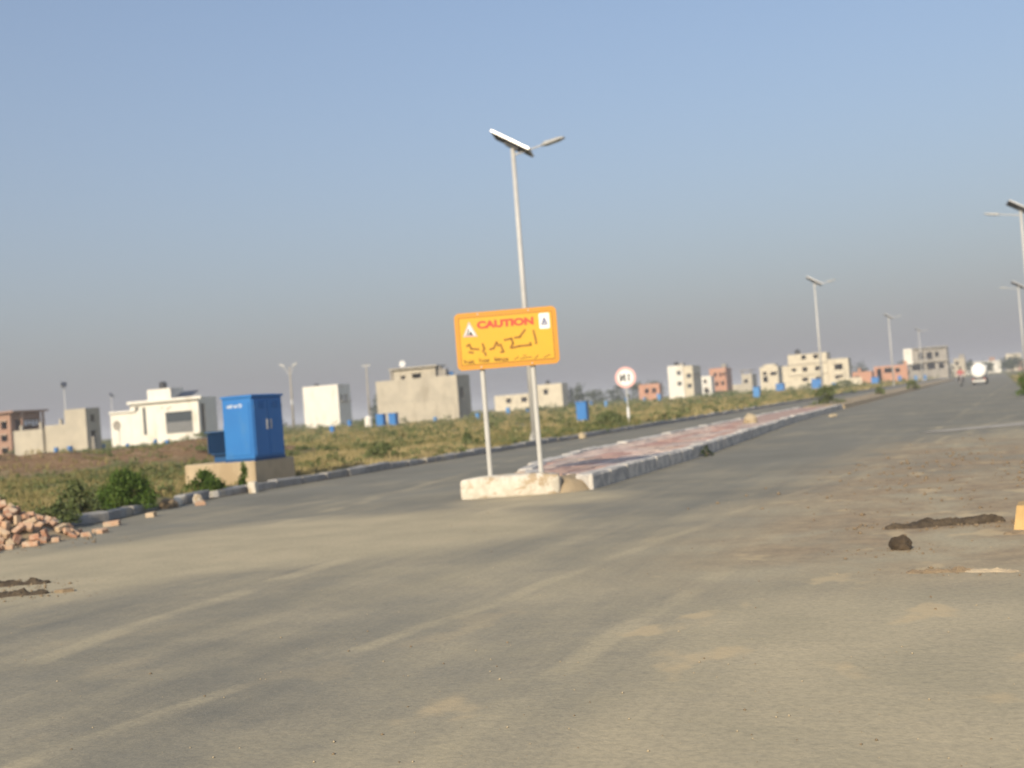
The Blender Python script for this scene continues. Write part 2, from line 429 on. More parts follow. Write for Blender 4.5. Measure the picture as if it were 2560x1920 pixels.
def text_mesh(txt, size, extrude=0.0015, bold=0.0):
    cu = bpy.data.curves.new('lettering', 'FONT'); cu.body = txt; cu.size = size; cu.extrude = extrude; cu.offset = bold
    cu.align_x = 'LEFT'
    o = bpy.data.objects.new('lettering', cu); COL.objects.link(o)
    dg = bpy.context.evaluated_depsgraph_get()
    me = bpy.data.meshes.new_from_object(o.evaluated_get(dg))
    bpy.data.objects.remove(o)
    return me

# ------------------------------------------------------------------ ground, road, kerbs
def bank(x, y):
    ax, ay, bx, by = -44.7, 25.6, -25.6, 33.4
    dx, dy = bx - ax, by - ay; L2 = dx * dx + dy * dy
    t = ((x - ax) * dx + (y - ay) * dy) / L2
    tt = min(max(t, 0), 1)
    d = math.hypot(x - ax - tt * dx, y - ay - tt * dy)
    return math.exp(-(d / 3.7) ** 2)
KERB = [(-13.40, 330.0), (-13.40, 60.0), (-13.40, 18.0), (-13.05, 15.8), (-12.45, 13.9), (-12.75, 12.6), (-13.9, 11.9), (-16.0, 11.7), (-300.0, 11.7)]
def kerb_x(y):
    for (x0, y0), (x1, y1) in zip(KERB[:5], KERB[1:5]):
        if y1 <= y <= y0: return x1 + (x0 - x1) * (y - y1) / (y0 - y1)
    return -13.40 if y > 13.9 else -12.45
def inside(x, y):          # metres into the verge from the kerb face, negative on the road
    if x < -9 and y > 9:
        dl = kerb_x(max(y, 13.9)) - x
        db = (y - 11.7) if x < -14 else (y - 11.7 - max(0, (x + 14)) * 1.2)
        return min(dl, db)
    if x > -3: return min(x - 1.0, y - 32.5) 
    return -5
def gz(x, y):
    i = inside(x, y)
    k = min(max((i - 0.15) / 0.35, 0), 1)
    z = -0.04 + k * 0.15
    if i > 0.5:
        far = min(1.0, 60 / max(60.0, math.hypot(x, y)))
        z += k * far * 0.10 * noise.noise((x * 0.35, y * 0.35, 0)) + k * far * 0.045 * noise.noise((x * 1.3, y * 1.3, 3))
        if x < -9:
            b = bank(x, y)
            z += b * (0.66 + 0.38 * noise.noise((x * 0.45, y * 0.45, 5)) + 0.30 * noise.noise((x * 1.1, y * 1.1, 9)))
    return z
xs = np.concatenate(([-1500, -1000, -600, -400, -300, -220, -170, -140, -115, -95, -80], np.arange(-68, 8.01, 0.5), [10, 14, 20, 30, 50, 90, 160, 300, 700, 1500]))
ys = np.concatenate(([-300, -200, -60, -20, -5, 3], np.arange(9, 75, 0.5), np.arange(75, 130, 2.0), [135, 150, 170, 200, 240, 300, 360, 450, 600, 900, 1500, 2200]))
gv = [(x, y, gz(x, y)) for y in ys for x in xs]
nx = len(xs)
gf = [(j * nx + i, j * nx + i + 1, (j + 1) * nx + i + 1, (j + 1) * nx + i) for j in range(len(ys) - 1) for i in range(nx - 1)]
me = bpy.data.meshes.new('ground'); me.from_pydata(gv, [], gf); me.materials.append(M['field'])
at = me.attributes.new('bare', 'FLOAT', 'POINT')
at.data.foreach_set('value', np.array([(bank(x, y) * 1.45 if inside(x, y) > 0 and x < -9 else 0.0) for x, y, z in gv], np.float32))
for p in me.polygons: p.use_smooth = True
ground = bpy.data.objects.new('ground', me); COL.objects.link(ground); tag(ground, kind='structure')

RD = MB()
outline = KERB[::-1]                       # from far left round the corner and up the carriageway
outline = [(-300.0, 11.7), (-16.0, 11.7), (-13.9, 11.9), (-12.75, 12.6), (-12.45, 13.9), (-13.05, 15.8), (-13.4, 18.0), (-13.4, 60.0), (-13.4, 330.0),
           (1.1, 330.0), (1.1, 60.0), (1.1, 34.0), (2.2, 32.6), (4.5, 32.3), (300.0, 32.3), (300.0, -120.0), (-300.0, -120.0)]
RD.add([(x, y, 0.0) for x, y in outline], [tuple(range(len(outline)))])
me = RD.mesh('road')
bm = bmesh.new(); bm.from_mesh(me); bmesh.ops.triangulate(bm, faces=bm.faces)
for f in bm.faces:
    if f.normal.z < 0: f.normal_flip()
bm.to_mesh(me); bm.free()
me.materials.append(M['road'])
road = bpy.data.objects.new('road', me); COL.objects.link(road); tag(road, kind='structure')

# pale concrete apron across the mouth of the side road on the right
ap = MB()
pts = [(-1.75, 26.9), (-0.9, 27.1), (0.2, 27.6), (1.2, 28.3), (4.0, 29.6), (4.0, 31.2), (1.2, 30.1), (0.3, 29.5), (-0.6, 28.6), (-1.5, 27.7)]
ap.add([(x, y, 0.008) for x, y in pts], [tuple(range(len(pts)))])
apo = ap.build('concrete_apron', 'concrete'); tag(apo, kind='structure')

# kerb stones along the left carriageway
def stone_mesh(name, L, W, H, mat, seed):
    rr = random.Random(seed)
    m = MB(); m.box(-W, 0, 0, L, -0.06, H)
    me = m.mesh(name)
    bm = bmesh.new(); bm.from_mesh(me)
    bmesh.ops.bevel(bm, geom=bm.edges[:], offset=0.022, segments=1, affect='EDGES')
    for v in bm.verts: v.co += Vector((rr.uniform(-.009, .009), rr.uniform(-.006, .006), rr.uniform(-.012, .012)))
    bm.to_mesh(me); bm.free()
    me.materials.append(M[mat]); return me
KS = [stone_mesh('kerb_stone', 0.92, 0.24, 0.15, 'kerb', s) for s in range(5)]
bed = MB(); P = KERB[1:9]
def offset_strip(m, P, w0, w1, z):
    vs = []
    for k, (x, y) in enumerate(P):
        a = Vector(P[max(k - 1, 0)]); b = Vector(P[min(k + 1, len(P) - 1)])
        t = (b - a).normalized(); nrm = Vector((t.y, -t.x))
        vs += [(x + nrm.x * w0, y + nrm.y * w0, z), (x + nrm.x * w1, y + nrm.y * w1, z)]
    m.add(vs, [(2 * k, 2 * k + 1, 2 * k + 3, 2 * k + 2) for k in range(len(P) - 1)])
offset_strip(bed, [(-13.40, 330.0)] + P, -0.02, 0.40, 0.012)
kerb = bed.build('kerb', 'soil'); tag(kerb, kind='structure')
def along(P, step):
    out = []; carry = 0.0
    for (x0, y0), (x1, y1) in zip(P, P[1:]):
        L = math.hypot(x1 - x0, y1 - y0); d = carry
        while d < L - 0.35:
            t = d / L; out.append((x0 + (x1 - x0) * t, y0 + (y1 - y0) * t, math.atan2(y1 - y0, x1 - x0))); d += step
        carry = max(d - L, 0)
    return out
near_line = [(-16.0, 11.7), (-13.9, 11.9), (-12.75, 12.6), (-12.45, 13.9), (-13.05, 15.8), (-13.4, 18.0), (-13.4, 84.0)]
rr = random.Random(3)
for k, (x, y, a) in enumerate(along(near_line, 0.95)):
    if 15.6 < y < 16.6 and x > -13.6: continue        # a stone is missing there
    if y > 84: continue
    sink = rr.uniform(-0.03, 0.012) 
    link_copy(KS[k % 5], 'kerb_stone', kerb, (x, y, sink), (R(rr.uniform(-1.5, 1.5)), R(rr.uniform(-3, 3)), a - R(90) + R(rr.uniform(-1.5, 1.5))))
fk = MB()
for k in range(246):
    y = 84.3 + k; fk.box(-13.64 + rr.uniform(-.01, .01), -13.4 + rr.uniform(-.01, .01), y, y + 0.96, -0.05, 0.145 + rr.uniform(-.015, .015))
fo = fk.build('far_kerb_stones', 'kerb', kerb); fo['kind'] = 'stuff'

# ------------------------------------------------------------------ median
MR = [(-5.42, 15.85), (-5.50, 23.0), (-5.95, 31.0), (-6.45, 40.0), (-6.66, 54.5)]
ML = [(-6.75, 15.85), (-7.45, 17.4), (-8.0, 19.6), (-8.35, 23.0), (-8.55, 31.0), (-8.65, 40.0), (-8.68, 54.5)]
def ix(P, y):
    for (x0, y0), (x1, y1) in zip(P, P[1:]):
        if y <= y1: return x0 + (x1 - x0) * (y - y0) / (y1 - y0)
    return P[-1][0]
core = MB(); yy = list(np.arange(16.0, 54.4, 1.2)) + [54.4]
vs = []
for y in yy: vs += [(ix(ML, y) + 0.1, y, 0.165), (ix(MR, y) - 0.1, y, 0.165)]
core.add(vs, [(2 * k, 2 * k + 1, 2 * k + 3, 2 * k + 2) for k in range(len(yy) - 1)])
med = core.build('median', 'soil'); tag(med, kind='structure')
KM = [stone_mesh('kerb_stone', 0.86, 0.26, 0.225, 'kerbpaint', 20 + s) for s in range(5)]
k = 0; y = 15.85
while y < 54.2:
    for P, flip in ((MR, False), (ML, True)):
        x = ix(P, y); a = math.atan2(0.9, ix(P, y + 0.9) - x)
        dz = rr.uniform(-0.012, 0.012)
        if not flip: link_copy(KM[k % 5], 'kerb_stone', med, (x, y, dz), (0, R(rr.uniform(-1, 1)), a - R(90)))
        else: link_copy(KM[k % 5], 'kerb_stone', med, (x, y + 0.86, dz), (0, R(rr.uniform(-1, 1)), a + R(90)))
        k += 1
    y += 0.89
PV = []
for mname in ('paver_pink', 'paver_red', 'paver_grey'):
    m = MB(); m.box(-0.195, 0.195, -0.195, 0.195, 0.0, 0.035)
    me = m.mesh('paver'); bm = bmesh.new(); bm.from_mesh(me)
    bmesh.ops.bevel(bm, geom=[e for e in bm.edges if min(v.co.z for v in e.verts) > 0.03], offset=0.008, segments=1, affect='EDGES')
    bm.to_mesh(me); bm.free(); me.materials.append(M[mname]); PV.append(me)
for j in range(50):
    y = 16.62 + j * 0.405
    x0, x1 = ix(ML, y) + 0.28, ix(MR, y) - 0.28
    w = (x1 - x0) / 6
    for i in range(6):
        u = noise.noise((i * 0.45, j * 0.22, 2.0)); q = rr.random()
        kind = 1 if (i in (2, 3) and u > -0.15) or u > 0.3 or q < 0.1 else (2 if q > 0.9 else 0)
        link_copy(PV[kind], 'paver', med, (x0 + w * (i + 0.5), y, 0.166 + rr.uniform(-0.004, 0.007)), (R(rr.uniform(-.8, .8)), R(rr.uniform(-.8, .8)), R(rr.uniform(-1, 1))), (w / 0.405, 1, 1))
fp = MB(); yy = [36.85] + list(np.arange(38.0, 54.2, 1.2)) + [54.2]; vs = []
for y in yy: vs += [(ix(ML, y) + 0.26, y, 0.197), (ix(MR, y) - 0.26, y, 0.197)]
fp.add(vs, [(2 * k, 2 * k + 1, 2 * k + 3, 2 * k + 2) for k in range(len(yy) - 1)])
fo = fp.build('far_paving', 'paving', med); fo['kind'] = 'stuff'

# earth-filled far half of the median
em = MB(); yy = np.arange(55.6, 215, 1.0); vs = []; cols = 7
for y in yy:
    xr, xl = -6.62 - 0.004 * (y - 55), -8.85 - 0.004 * (y - 55)
    for i in range(cols):
        t = i / (cols - 1)
        z = 0.0 if i in (0, cols - 1) else 0.20 + 0.10 * noise.noise((i * 0.7, y * 0.5, 1)) + 0.06 * noise.noise((i * 2.0, y * 1.7, 4))
        if i in (1, cols - 2): z = 0.19 + 0.03 * noise.noise((i, y * 1.1, 7))
        xx = xl + (xr - xl) * t
        if i == 1: xx = xl + 0.07
        if i == cols - 2: xx = xr - 0.07
        vs.append((xx, y, z))
em.add(vs, [(j * cols + i, j * cols + i + 1, (j + 1) * cols + i + 1, (j + 1) * cols + i) for j in range(len(yy) - 1) for i in range(cols - 1)])
em.add([vs[i] for i in range(cols)], [tuple(range(cols))])
emo = em.build('earth_median', 'soil'); tag(emo, kind='structure')

# ------------------------------------------------------------------ plants
def leaf_cloud(n_leaf, centers, spread, size, flat=0.35, seed=0, base=0.0):
    g = np.random.default_rng(seed)
    C = np.array(centers); k = g.integers(0, len(C), n_leaf)
    P = C[k] + g.normal(0, 1, (n_leaf, 3)) * np.array(spread)
    P[:, 2] = np.maximum(P[:, 2], base + size * 0.3)
    A = g.normal(0, 1, (n_leaf, 3)); A /= np.linalg.norm(A, axis=1)[:, None]
    B = g.normal(0, 1, (n_leaf, 3)); B -= (B * A).sum(1)[:, None] * A; B /= np.linalg.norm(B, axis=1)[:, None]
    s = size * g.uniform(0.6, 1.3, n_leaf)[:, None]
    V = np.stack([P - A * s, P + B * s * flat, P + A * s, P - B * s * flat], 1).reshape(-1, 3)
    F = np.arange(n_leaf * 4).reshape(-1, 4)
    tint = np.repeat(np.clip(g.normal(0.5, 0.22, n_leaf) + (g.random(len(C))[k] - 0.5) * 0.5, 0, 1), 4)
    return V, F, tint
def dome_points(n, rx, ry, h, seed, zmin=0.12, fill=0.35):
    g = np.random.default_rng(seed); out = []
    while len(out) < n:
        a = g.uniform(0, 2 * math.pi); t = g.uniform(0, 1)
        r = 1.0 if g.random() > fill else g.uniform(0.3, 1)
        cz = math.sin(t * math.pi / 2) * r; cr = math.cos(t * math.pi / 2) * r
        k = 1 + 0.16 * math.sin(3 * a + seed) + 0.10 * math.sin(5 * a + 2 * seed)
        out.append((rx * cr * k * math.cos(a) * 0.9, ry * cr * k * math.sin(a) * 0.9, max(zmin, cz) * h * 0.9))
    return out
def bush(name, label, cat, loc, rx, ry, h, n_leaf, size, mat, seed, n_clump=40, group=None, fill=0.35):
    t = thing(name, label, cat, loc, 0, group)
    pts = dome_points(n_clump, rx, ry, h, seed, 0.1, fill)
    V, F, tint = leaf_cloud(n_leaf, pts, (rx * 0.12, ry * 0.12, h * 0.10), size, 0.38, seed)
    me = fast_mesh('foliage', V, 4, F, tint); me.materials.append(M[mat])
    o = bpy.data.objects.new('foliage', me); COL.objects.link(o); o.parent = t
    st = MB(); r2 = random.Random(seed)
    for q in r2.sample(pts, min(9, len(pts))):
        st.cyl((r2.uniform(-.04, .04) * rx * 4, r2.uniform(-.04, .04) * ry * 4, -0.05), tuple(c * 0.85 for c in q), 0.010 + h * 0.012, 0.004, 5)
    st.build('stem', 'bark', t)
    return t
def tree(name, label, loc, h, rx, seed, mat='leaf_dark', n_leaf=900, size=0.24, group=None, trunk=0.3):
    t = thing(name, label, 'tree', loc, 0, group)
    r2 = random.Random(seed)
    m = MB(); top = Vector((r2.uniform(-.2, .2), r2.uniform(-.2, .2), h * 0.55))
    m.cyl((0, 0, -0.1), top * 0.6, 0.05 * h ** 0.7, 0.035 * h ** 0.7, 8); m.cyl(top * 0.6, top, 0.035 * h ** 0.7, 0.02 * h ** 0.7, 8)
    cl = []
    for k in range(16):
        a = r2.uniform(0, 2 * math.pi); rr_ = rx * r2.uniform(0.25, 0.85); z = h * r2.uniform(trunk + 0.05, 0.95)
        rr_ *= 1 - 0.55 * max(0, (z / h - 0.6)) / 0.4
        cl.append((rr_ * math.cos(a), rr_ * math.sin(a), z))
    for q in cl[:7]: m.cyl(top * r2.uniform(0.5, 0.9), tuple(c * 0.92 for c in q), 0.05, 0.015, 5)
    m.build('trunk', 'bark', t)
    V, F, tint = leaf_cloud(n_leaf, cl, (rx * 0.22, rx * 0.22, h * 0.09), size, 0.45, seed)
    me = fast_mesh('crown', V, 4, F, tint); me.materials.append(M[mat])
    o = bpy.data.objects.new('crown', me); COL.objects.link(o); o.parent = t
    return t

bush('bush', 'round dense green bush behind the left kerb', 'bush', (-13.32, 15.45, 0.06), 0.45, 0.44, 0.60, 9000, 0.030, 'leaf_bright', 1, 150, fill=0.3)
bush('bush', 'straggly dull green shrub between the brick heap and the round bush', 'bush', (-12.95, 13.95, 0.06), 0.40, 0.38, 0.52, 1900, 0.036, 'leaf_dull', 2, 34, fill=0.6)
bush('bush', 'low leafy weed clump right behind the brick heap', 'bush', (-12.55, 13.1, 0.04), 0.34, 0.30, 0.34, 1200, 0.034, 'leaf_dull', 3, 26, fill=0.6)
bush('bush', 'low bright green bush in front of the concrete plinth of the blue cabinet', 'bush', (-13.85, 18.2, 0.05), 0.38, 0.34, 0.42, 3200, 0.032, 'leaf_bright', 4, 36, fill=0.5)
bush('bush', 'narrow upright weed at the corner of the concrete plinth', 'bush', (-13.72, 19.25, 0.06), 0.13, 0.13, 0.48, 500, 0.034, 'leaf_bright', 5, 16, fill=0.8)
bush('weed', 'small dark weed growing from the median kerb', 'weed', (-5.38, 22.7, 0.0), 0.10, 0.20, 0.20, 300, 0.03, 'leaf_dark', 6, 12)
bush('bush', 'leafy bush on the near end of the earth median', 'bush', (-8.2, 61.0, 0.15), 0.75, 0.9, 0.85, 1300, 0.075, 'leaf_dull', 7, 26)
bush('bush', 'small bush further along the earth median', 'bush', (-7.6, 84.0, 0.15), 0.45, 0.6, 0.55, 600, 0.08, 'leaf_dull', 8, 16)
bush('bush', 'small dark bush on the earth median beside the motorcyclist', 'bush', (-6.95, 106.0, 0.15), 0.55, 0.6, 0.7, 600, 0.09, 'leaf_dull', 9, 16)
bush('bush', 'green bush on the right verge at the edge of the picture', 'bush', (1.45, 56.5, 0.05), 0.85, 0.9, 1.15, 2000, 0.075, 'leaf_bright', 10, 36)
bush('bush', 'smaller bush on the right verge below the near lamp post', 'bush', (2.3, 66.5, 0.05), 0.8, 0.9, 1.3, 1500, 0.08, 'leaf_dull', 11, 30)
bush('bush', 'dark green shrub at the foot of the small blue pillar', 'bush', (-17.0, 52.8, 0.1), 0.75, 0.6, 0.55, 1200, 0.06, 'leaf_dull', 12, 24)
bush('bush', 'dark shrub on the verge left of the round sign', 'bush', (-15.3, 47.0, 0.1), 0.8, 0.5, 0.5, 1100, 0.06, 'leaf_dull', 13, 24)
bush('bush', 'grey green shrub in the grass left of the sign posts', 'bush', (-15.2, 27.6, 0.1), 0.55, 0.5, 0.42, 1300, 0.045, 'leaf_dull', 14, 26)
bush('bush', 'dark shrub in the grass behind the left sign post', 'bush', (-15.3, 33.2, 0.1), 0.42, 0.4, 0.45, 1000, 0.045, 'leaf_dull', 15, 20)

# grass over the field: individual blades in one mass
def tufts(name, n, xr, yr, h, w, blades, seed, dens=None, tint_shift=0.0):
    g = np.random.default_rng(seed)
    X_, Y_, H_, W_, T_ = [], [], [], [], []
    cnt = 0
    while cnt < n:
        x = g.uniform(*xr); y = g.uniform(*yr)
        i = inside(x, y)
        if i < 0.28: continue
        if x < -60 - 0.25 * y or (y - 3) < abs(x) * 0.72: continue
        nz = noise.noise((x * 0.16, y * 0.16, 11)); nz2 = noise.noise((x * 0.7, y * 0.7, 21))
        if g.random() > 0.55 + 0.6 * nz + 0.5 * nz2: continue
        if bank(x, y) > 0.18 and g.random() < 0.9 : continue
        if noise.noise((x * 0.09, y * 0.09, 61)) > 0.22 and g.random() < 0.75: continue
        if -15.7 < x < -13.6 and 19.6 < y < 21.5: continue
        b = 0.5 + 0.75 * noise.noise((x * 0.11, y * 0.11, 31)) + 0.45 * nz2 + tint_shift
        X_.append(x); Y_.append(y); H_.append(h * (0.55 + 0.7 * g.random()) * (1 + 0.5 * nz2)); T_.append(b); cnt += 1
    X_, Y_, H_, T_ = map(np.array, (X_, Y_, H_, T_))
    Z_ = np.array([gz(a, b) for a, b in zip(X_, Y_)]) - 0.02
    m = n * blades; idx = np.repeat(np.arange(n), blades)
    a = g.uniform(0, 2 * math.pi, m); ro = np.abs(g.normal(0, 1, m)) * h * 0.28
    bx, by, bz = X_[idx] + np.cos(a) * ro, Y_[idx] + np.sin(a) * ro, Z_[idx]
    hh = H_[idx] * g.uniform(0.5, 1.15, m); lean = hh * g.uniform(0.15, 0.75, m); la = g.uniform(0, 2 * math.pi, m)
    wa = g.uniform(0, math.pi, m); ww = w * g.uniform(0.6, 1.4, m)
    V = np.stack([np.stack([bx - np.cos(wa) * ww, by - np.sin(wa) * ww, bz], 1),
                  np.stack([bx + np.cos(wa) * ww, by + np.sin(wa) * ww, bz], 1),
                  np.stack([bx + np.cos(la) * lean, by + np.sin(la) * lean, bz + hh], 1)], 1).reshape(-1, 3)
    F = np.arange(m * 3).reshape(-1, 3)
    tint = np.repeat(np.clip(T_[idx] + g.normal(0, 0.16, m), 0, 1), 3)
    me = fast_mesh(name, V, 3, F, tint); me.materials.append(M['grass'])
    o = bpy.data.objects.new(name, me); COL.objects.link(o)
    return o
tag(tufts('grass', 12000, (-34, -13), (11.8, 45), 0.17, 0.010, 12, 1), 'dry and green wild grass on the verge beside the left kerb', 'grass', kind='stuff')
tag(tufts('grass', 12000, (-75, -13), (42, 110), 0.25, 0.022, 10, 2, tint_shift=0.08), 'pale dry wild grass across the middle of the field', 'grass', kind='stuff')
tag(tufts('grass', 8000, (-190, -14), (100, 300), 0.38, 0.06, 8, 3, tint_shift=-0.05), 'distant wild grass in front of the houses', 'grass', kind='stuff')
# low green weeds between the grass
def weeds(n, xr, yr, size, r, mat, seed, leaves):
    g = np.random.default_rng(seed); VV, FF, TT = [], [], []; off = 0; k = 0
    while k < n:
        x = g.uniform(*xr); y = g.uniform(*yr)
        if inside(x, y) < 0.35 or (y - 3) < abs(x) * 0.74 or (-15.9 < x < -13.6 and 19.5 < y < 21.6): continue
        if noise.noise((x * 0.2, y * 0.2, 51)) < g.uniform(-0.35, 0.25): continue
        if bank(x, y) > 0.3 and g.random() < 0.8: continue
        s_ = g.uniform(0.5, 1.4) * r
        pts = [(x + a * s_, y + b * s_, gz(x, y) + abs(c) * s_ * 0.55) for a, b, c in g.normal(0, 0.5, (6, 3))]
        V, F, T = leaf_cloud(leaves, pts, (s_ * 0.2, s_ * 0.2, s_ * 0.13), size, 0.4, int(g.integers(1 << 30)), gz(x, y))
        VV.append(V); FF.append(F + off); TT.append(np.clip(T + g.normal(0, 0.15), 0, 1)); off += len(V); k += 1
    me = fast_mesh('weeds', np.concatenate(VV), 4, np.concatenate(FF), np.concatenate(TT)); me.materials.append(M[mat])
    o = bpy.data.objects.new('weeds', me); COL.objects.link(o); return o
tag(weeds(380, (-34, -13.5), (12.5, 45), 0.045, 0.30, 'leaf_dull', 71, 110), 'low green weeds scattered through the near verge', 'weeds', kind='stuff')
tag(weeds(620, (-80, -13.5), (42, 125), 0.09, 0.55, 'leaf_dull', 72, 80), 'low dark green weeds scattered across the field', 'weeds', kind='stuff')
tag(weeds(300, (-170, -14), (110, 290), 0.20, 1.2, 'leaf_dull', 73, 60), 'distant green scrub scattered in front of the houses', 'weeds', kind='stuff')
# scrub low and dark in front of the far houses
tag(tufts('grass', 1500, (1.0, 20), (33, 200), 0.22, 0.03, 9, 4), 'grass on the right verge along the road', 'grass', kind='stuff')

# ------------------------------------------------------------------ caution sign on its plinth
sx, sy = -6.38, 15.42
rot = R(17)
pl = thing('sign_plinth', 'low worn white concrete block under the caution sign', 'plinth', (sx - 0.11, sy + 0.0, 0), rot)
pm = MB(); pm.box(-0.71, 0.71, -0.20, 0.20, -0.05, 0.30)
me = pm.mesh('plinth_block'); bm = bmesh.new(); bm.from_mesh(me)
bmesh.ops.subdivide_edges(bm, edges=bm.edges[:], cuts=9, use_grid_fill=True)
for v in bm.verts:
    p = v.co; q = noise.noise((p.x * 5, p.y * 5, p.z * 5)); q2 = noise.noise((p.x * 14 + 3, p.y * 14, p.z * 14))
    out = Vector((p.x / 0.71, p.y / 0.20, (p.z - 0.12) / 0.18))
    e = sorted((abs(out.x), abs(out.y), abs(out.z)))
    rnd = 0.035 * max(0, e[1] - 0.55) / 0.45
    v.co = p - Vector((out.x * 1.0, out.y, out.z)) * (rnd + 0.010 * q + 0.006 * q2)
bm.to_mesh(me); bm.free(); me.materials.append(M['whitewash'])
for p in me.polygons: p.use_smooth = True
o = bpy.data.objects.new('plinth_block', me); COL.objects.link(o); o.parent = pl

sg = thing('caution_sign', 'yellow and orange caution sign on two pale steel posts', 'sign', (sx, sy, 0), rot)
BW, BH, Z0 = 0.725, 0.81, 1.81            # half width, height, lower edge
for xo in (-0.385, 0.335):
    m = MB(); m.cyl((xo, 0.045, 0.25), (xo, 0.045, 2.50), 0.036, 0.036, 14); m.build('post', 'steel_white', sg, smooth=False)
for z in (Z0 + 0.16, Z0 + 0.64):
    m = MB(); m.box(-0.60, 0.60, -0.012, 0.010, z - 0.02, z + 0.02); m.build('back_rail', 'steel', sg)
bd = MB().prism_xz(roundrect(-BW, BW, Z0, Z0 + BH, 0.075), -0.035, -0.013).build('board', 'sign_orange', sg)
m = MB().prism_xz(roundrect(-BW + 0.072, BW - 0.072, Z0 + 0.078, Z0 + BH - 0.078, 0.012), -0.038, -0.0345).build('field_panel', 'sign_yellow', bd)
m = strokes([[(-BW + 0.066, Z0 + 0.072), (BW - 0.066, Z0 + 0.072), (BW - 0.066, Z0 + BH - 0.072), (-BW + 0.066, Z0 + BH - 0.072), (-BW + 0.066, Z0 + 0.072)]], 0.008, -0.0365).build('border_line', 'sign_ink', bd)
def S(x, y):                              # lays out the print: fractions of the board read off the picture
    u = (x - 110 - 0.04 * (y - 190)) / 1940; v = (y + 0.0725 * (x - 110) - 190) / 990
    return (-BW + u * 2 * BW, Z0 + BH * (1 - v))
me = text_mesh('CAUTION', 0.128, 0.0015, 0.0075); me.materials.append(M['sign_red'])
o = bpy.data.objects.new('lettering', me); COL.objects.link(o); o.parent = bd; o.rotation_euler = (R(90), 0, 0)
w_ = max(v.co.x for v in me.vertices) - min(v.co.x for v in me.vertices)
x0, z0 = S(550, 455); x1, _ = S(1625, 380)
o.location = (x0, -0.0396, z0 + 0.012); o.scale = ((x1 - x0) / w_, 1.05, 1)
tri = [S(270, 592), S(552, 580), S(395, 318)]
MB().prism_xz(tri, -0.0402, -0.0375).build('warning_triangle', 'sign_pink', bd)
cx = sum(p[0] for p in tri) / 3; cz = sum(p[1] for p in tri) / 3
wt_ = MB().prism_xz([(cx + (p[0] - cx) * 0.70, cz + (p[1] - cz) * 0.70) for p in tri], -0.0422, -0.0405).build('triangle_face', 'sign_white', bd)
strokes([[(cx - 0.045, cz - 0.05), (cx - 0.012, cz + 0.035)], [(cx - 0.012, cz - 0.05), (cx + 0.012, cz - 0.005), (cx + 0.035, cz - 0.052)], [(cx, cz - 0.04), (cx + 0.02, cz - 0.04)]], 0.017, -0.0437).build('pictogram', 'ink_black', bd)
a, b = S(1715, 185), S(1925, 440)
MB().prism_xz(roundrect(a[0], b[0], b[1], a[1], 0.02), -0.0405, -0.0375).build('emblem_plate', 'sign_white', bd)
ex, ez = (a[0] + b[0]) / 2, (a[1] + b[1]) / 2
strokes([[(ex - 0.032, ez - 0.04), (ex, ez + 0.04), (ex + 0.032, ez - 0.04)], [(ex - 0.02, ez - 0.012), (ex + 0.02, ez - 0.012)], [(ex - 0.035, ez - 0.045), (ex + 0.035, ez - 0.045)]], 0.016, -0.042).build('emblem', 'ink_blue', bd)
script = [[(340, 745), (390, 720), (420, 790), (560, 800)], [(380, 850), (450, 860)], [(640, 710), (670, 790), (640, 840)], [(680, 860), (690, 900)], [(780, 800), (850, 780), (905, 680), (940, 740)],
          [(975, 715), (1030, 840), (980, 850)], [(1060, 640), (1190, 615), (1215, 700), (1170, 770)], [(1190, 775), (1330, 745), (1550, 725), (1540, 690)], [(1255, 600), (1345, 590), (1450, 465)], [(1610, 480), (1650, 650)], [(1640, 690), (1660, 690)]]
tag(strokes([[S(*p) for p in P] for P in script], 0.031, -0.0395).build('script_line', 'sign_ink', bd), kind='stuff')
bl = []
for xa, xb, yb in ((285, 470, 1045), (570, 745, 1020), (860, 1110, 1000)):
    x = xa
    while x < xb:
        hgt = 62 if x == xa else rr.choice((38, 44, 52))
        bl.append([S(x, yb), S(x, yb - hgt)])
        if rr.random() < 0.75: bl.append([S(x, yb - rr.choice((2, 36))), S(min(x + 24, xb), yb - rr.choice((2, 36)))])
        x += 34
for P in ([(1230, 970), (1290, 950), (1300, 920)], [(1340, 960), (1560, 930)], [(1400, 910), (1450, 905)], [(1620, 960), (1680, 900)], [(1790, 940), (1900, 890)]): bl.append([S(*p) for p in P])
tag(strokes(bl, 0.012, -0.0395).build('small_print', 'sign_dark', bd), kind='stuff')
for xo in (-0.385, 0.335):
    for z in (Z0 + 0.03, Z0 + BH - 0.03): MB().cyl((xo, -0.042, z), (xo, -0.034, z), 0.011, 0.011, 8).build('bolt', 'steel', bd)
# dust bank against the plinth and the open nose of the median
db = MB(); N = 15; vs = []
for j in range(N):
    for i in range(N):
        u, v = i / (N - 1) * 2 - 1, j / (N - 1) * 2 - 1
        r_ = math.hypot(u, v); hgt = max(0, 1 - r_ ** 4.5) 
        vs.append((-5.86 + u * 0.40 , 15.98 + v * 0.50, 0.205 * hgt * (1 + 0.25 * noise.noise((u * 3, v * 3, 0))) - 0.01))
db.add(vs, [(j * N + i, j * N + i + 1, (j + 1) * N + i + 1, (j + 1) * N + i) for j in range(N - 1) for i in range(N - 1)])
o = db.build('sand_heap', 'soil', smooth=True); tag(o, 'low drift of sand between the plinth and the median kerb end', 'sand heap')

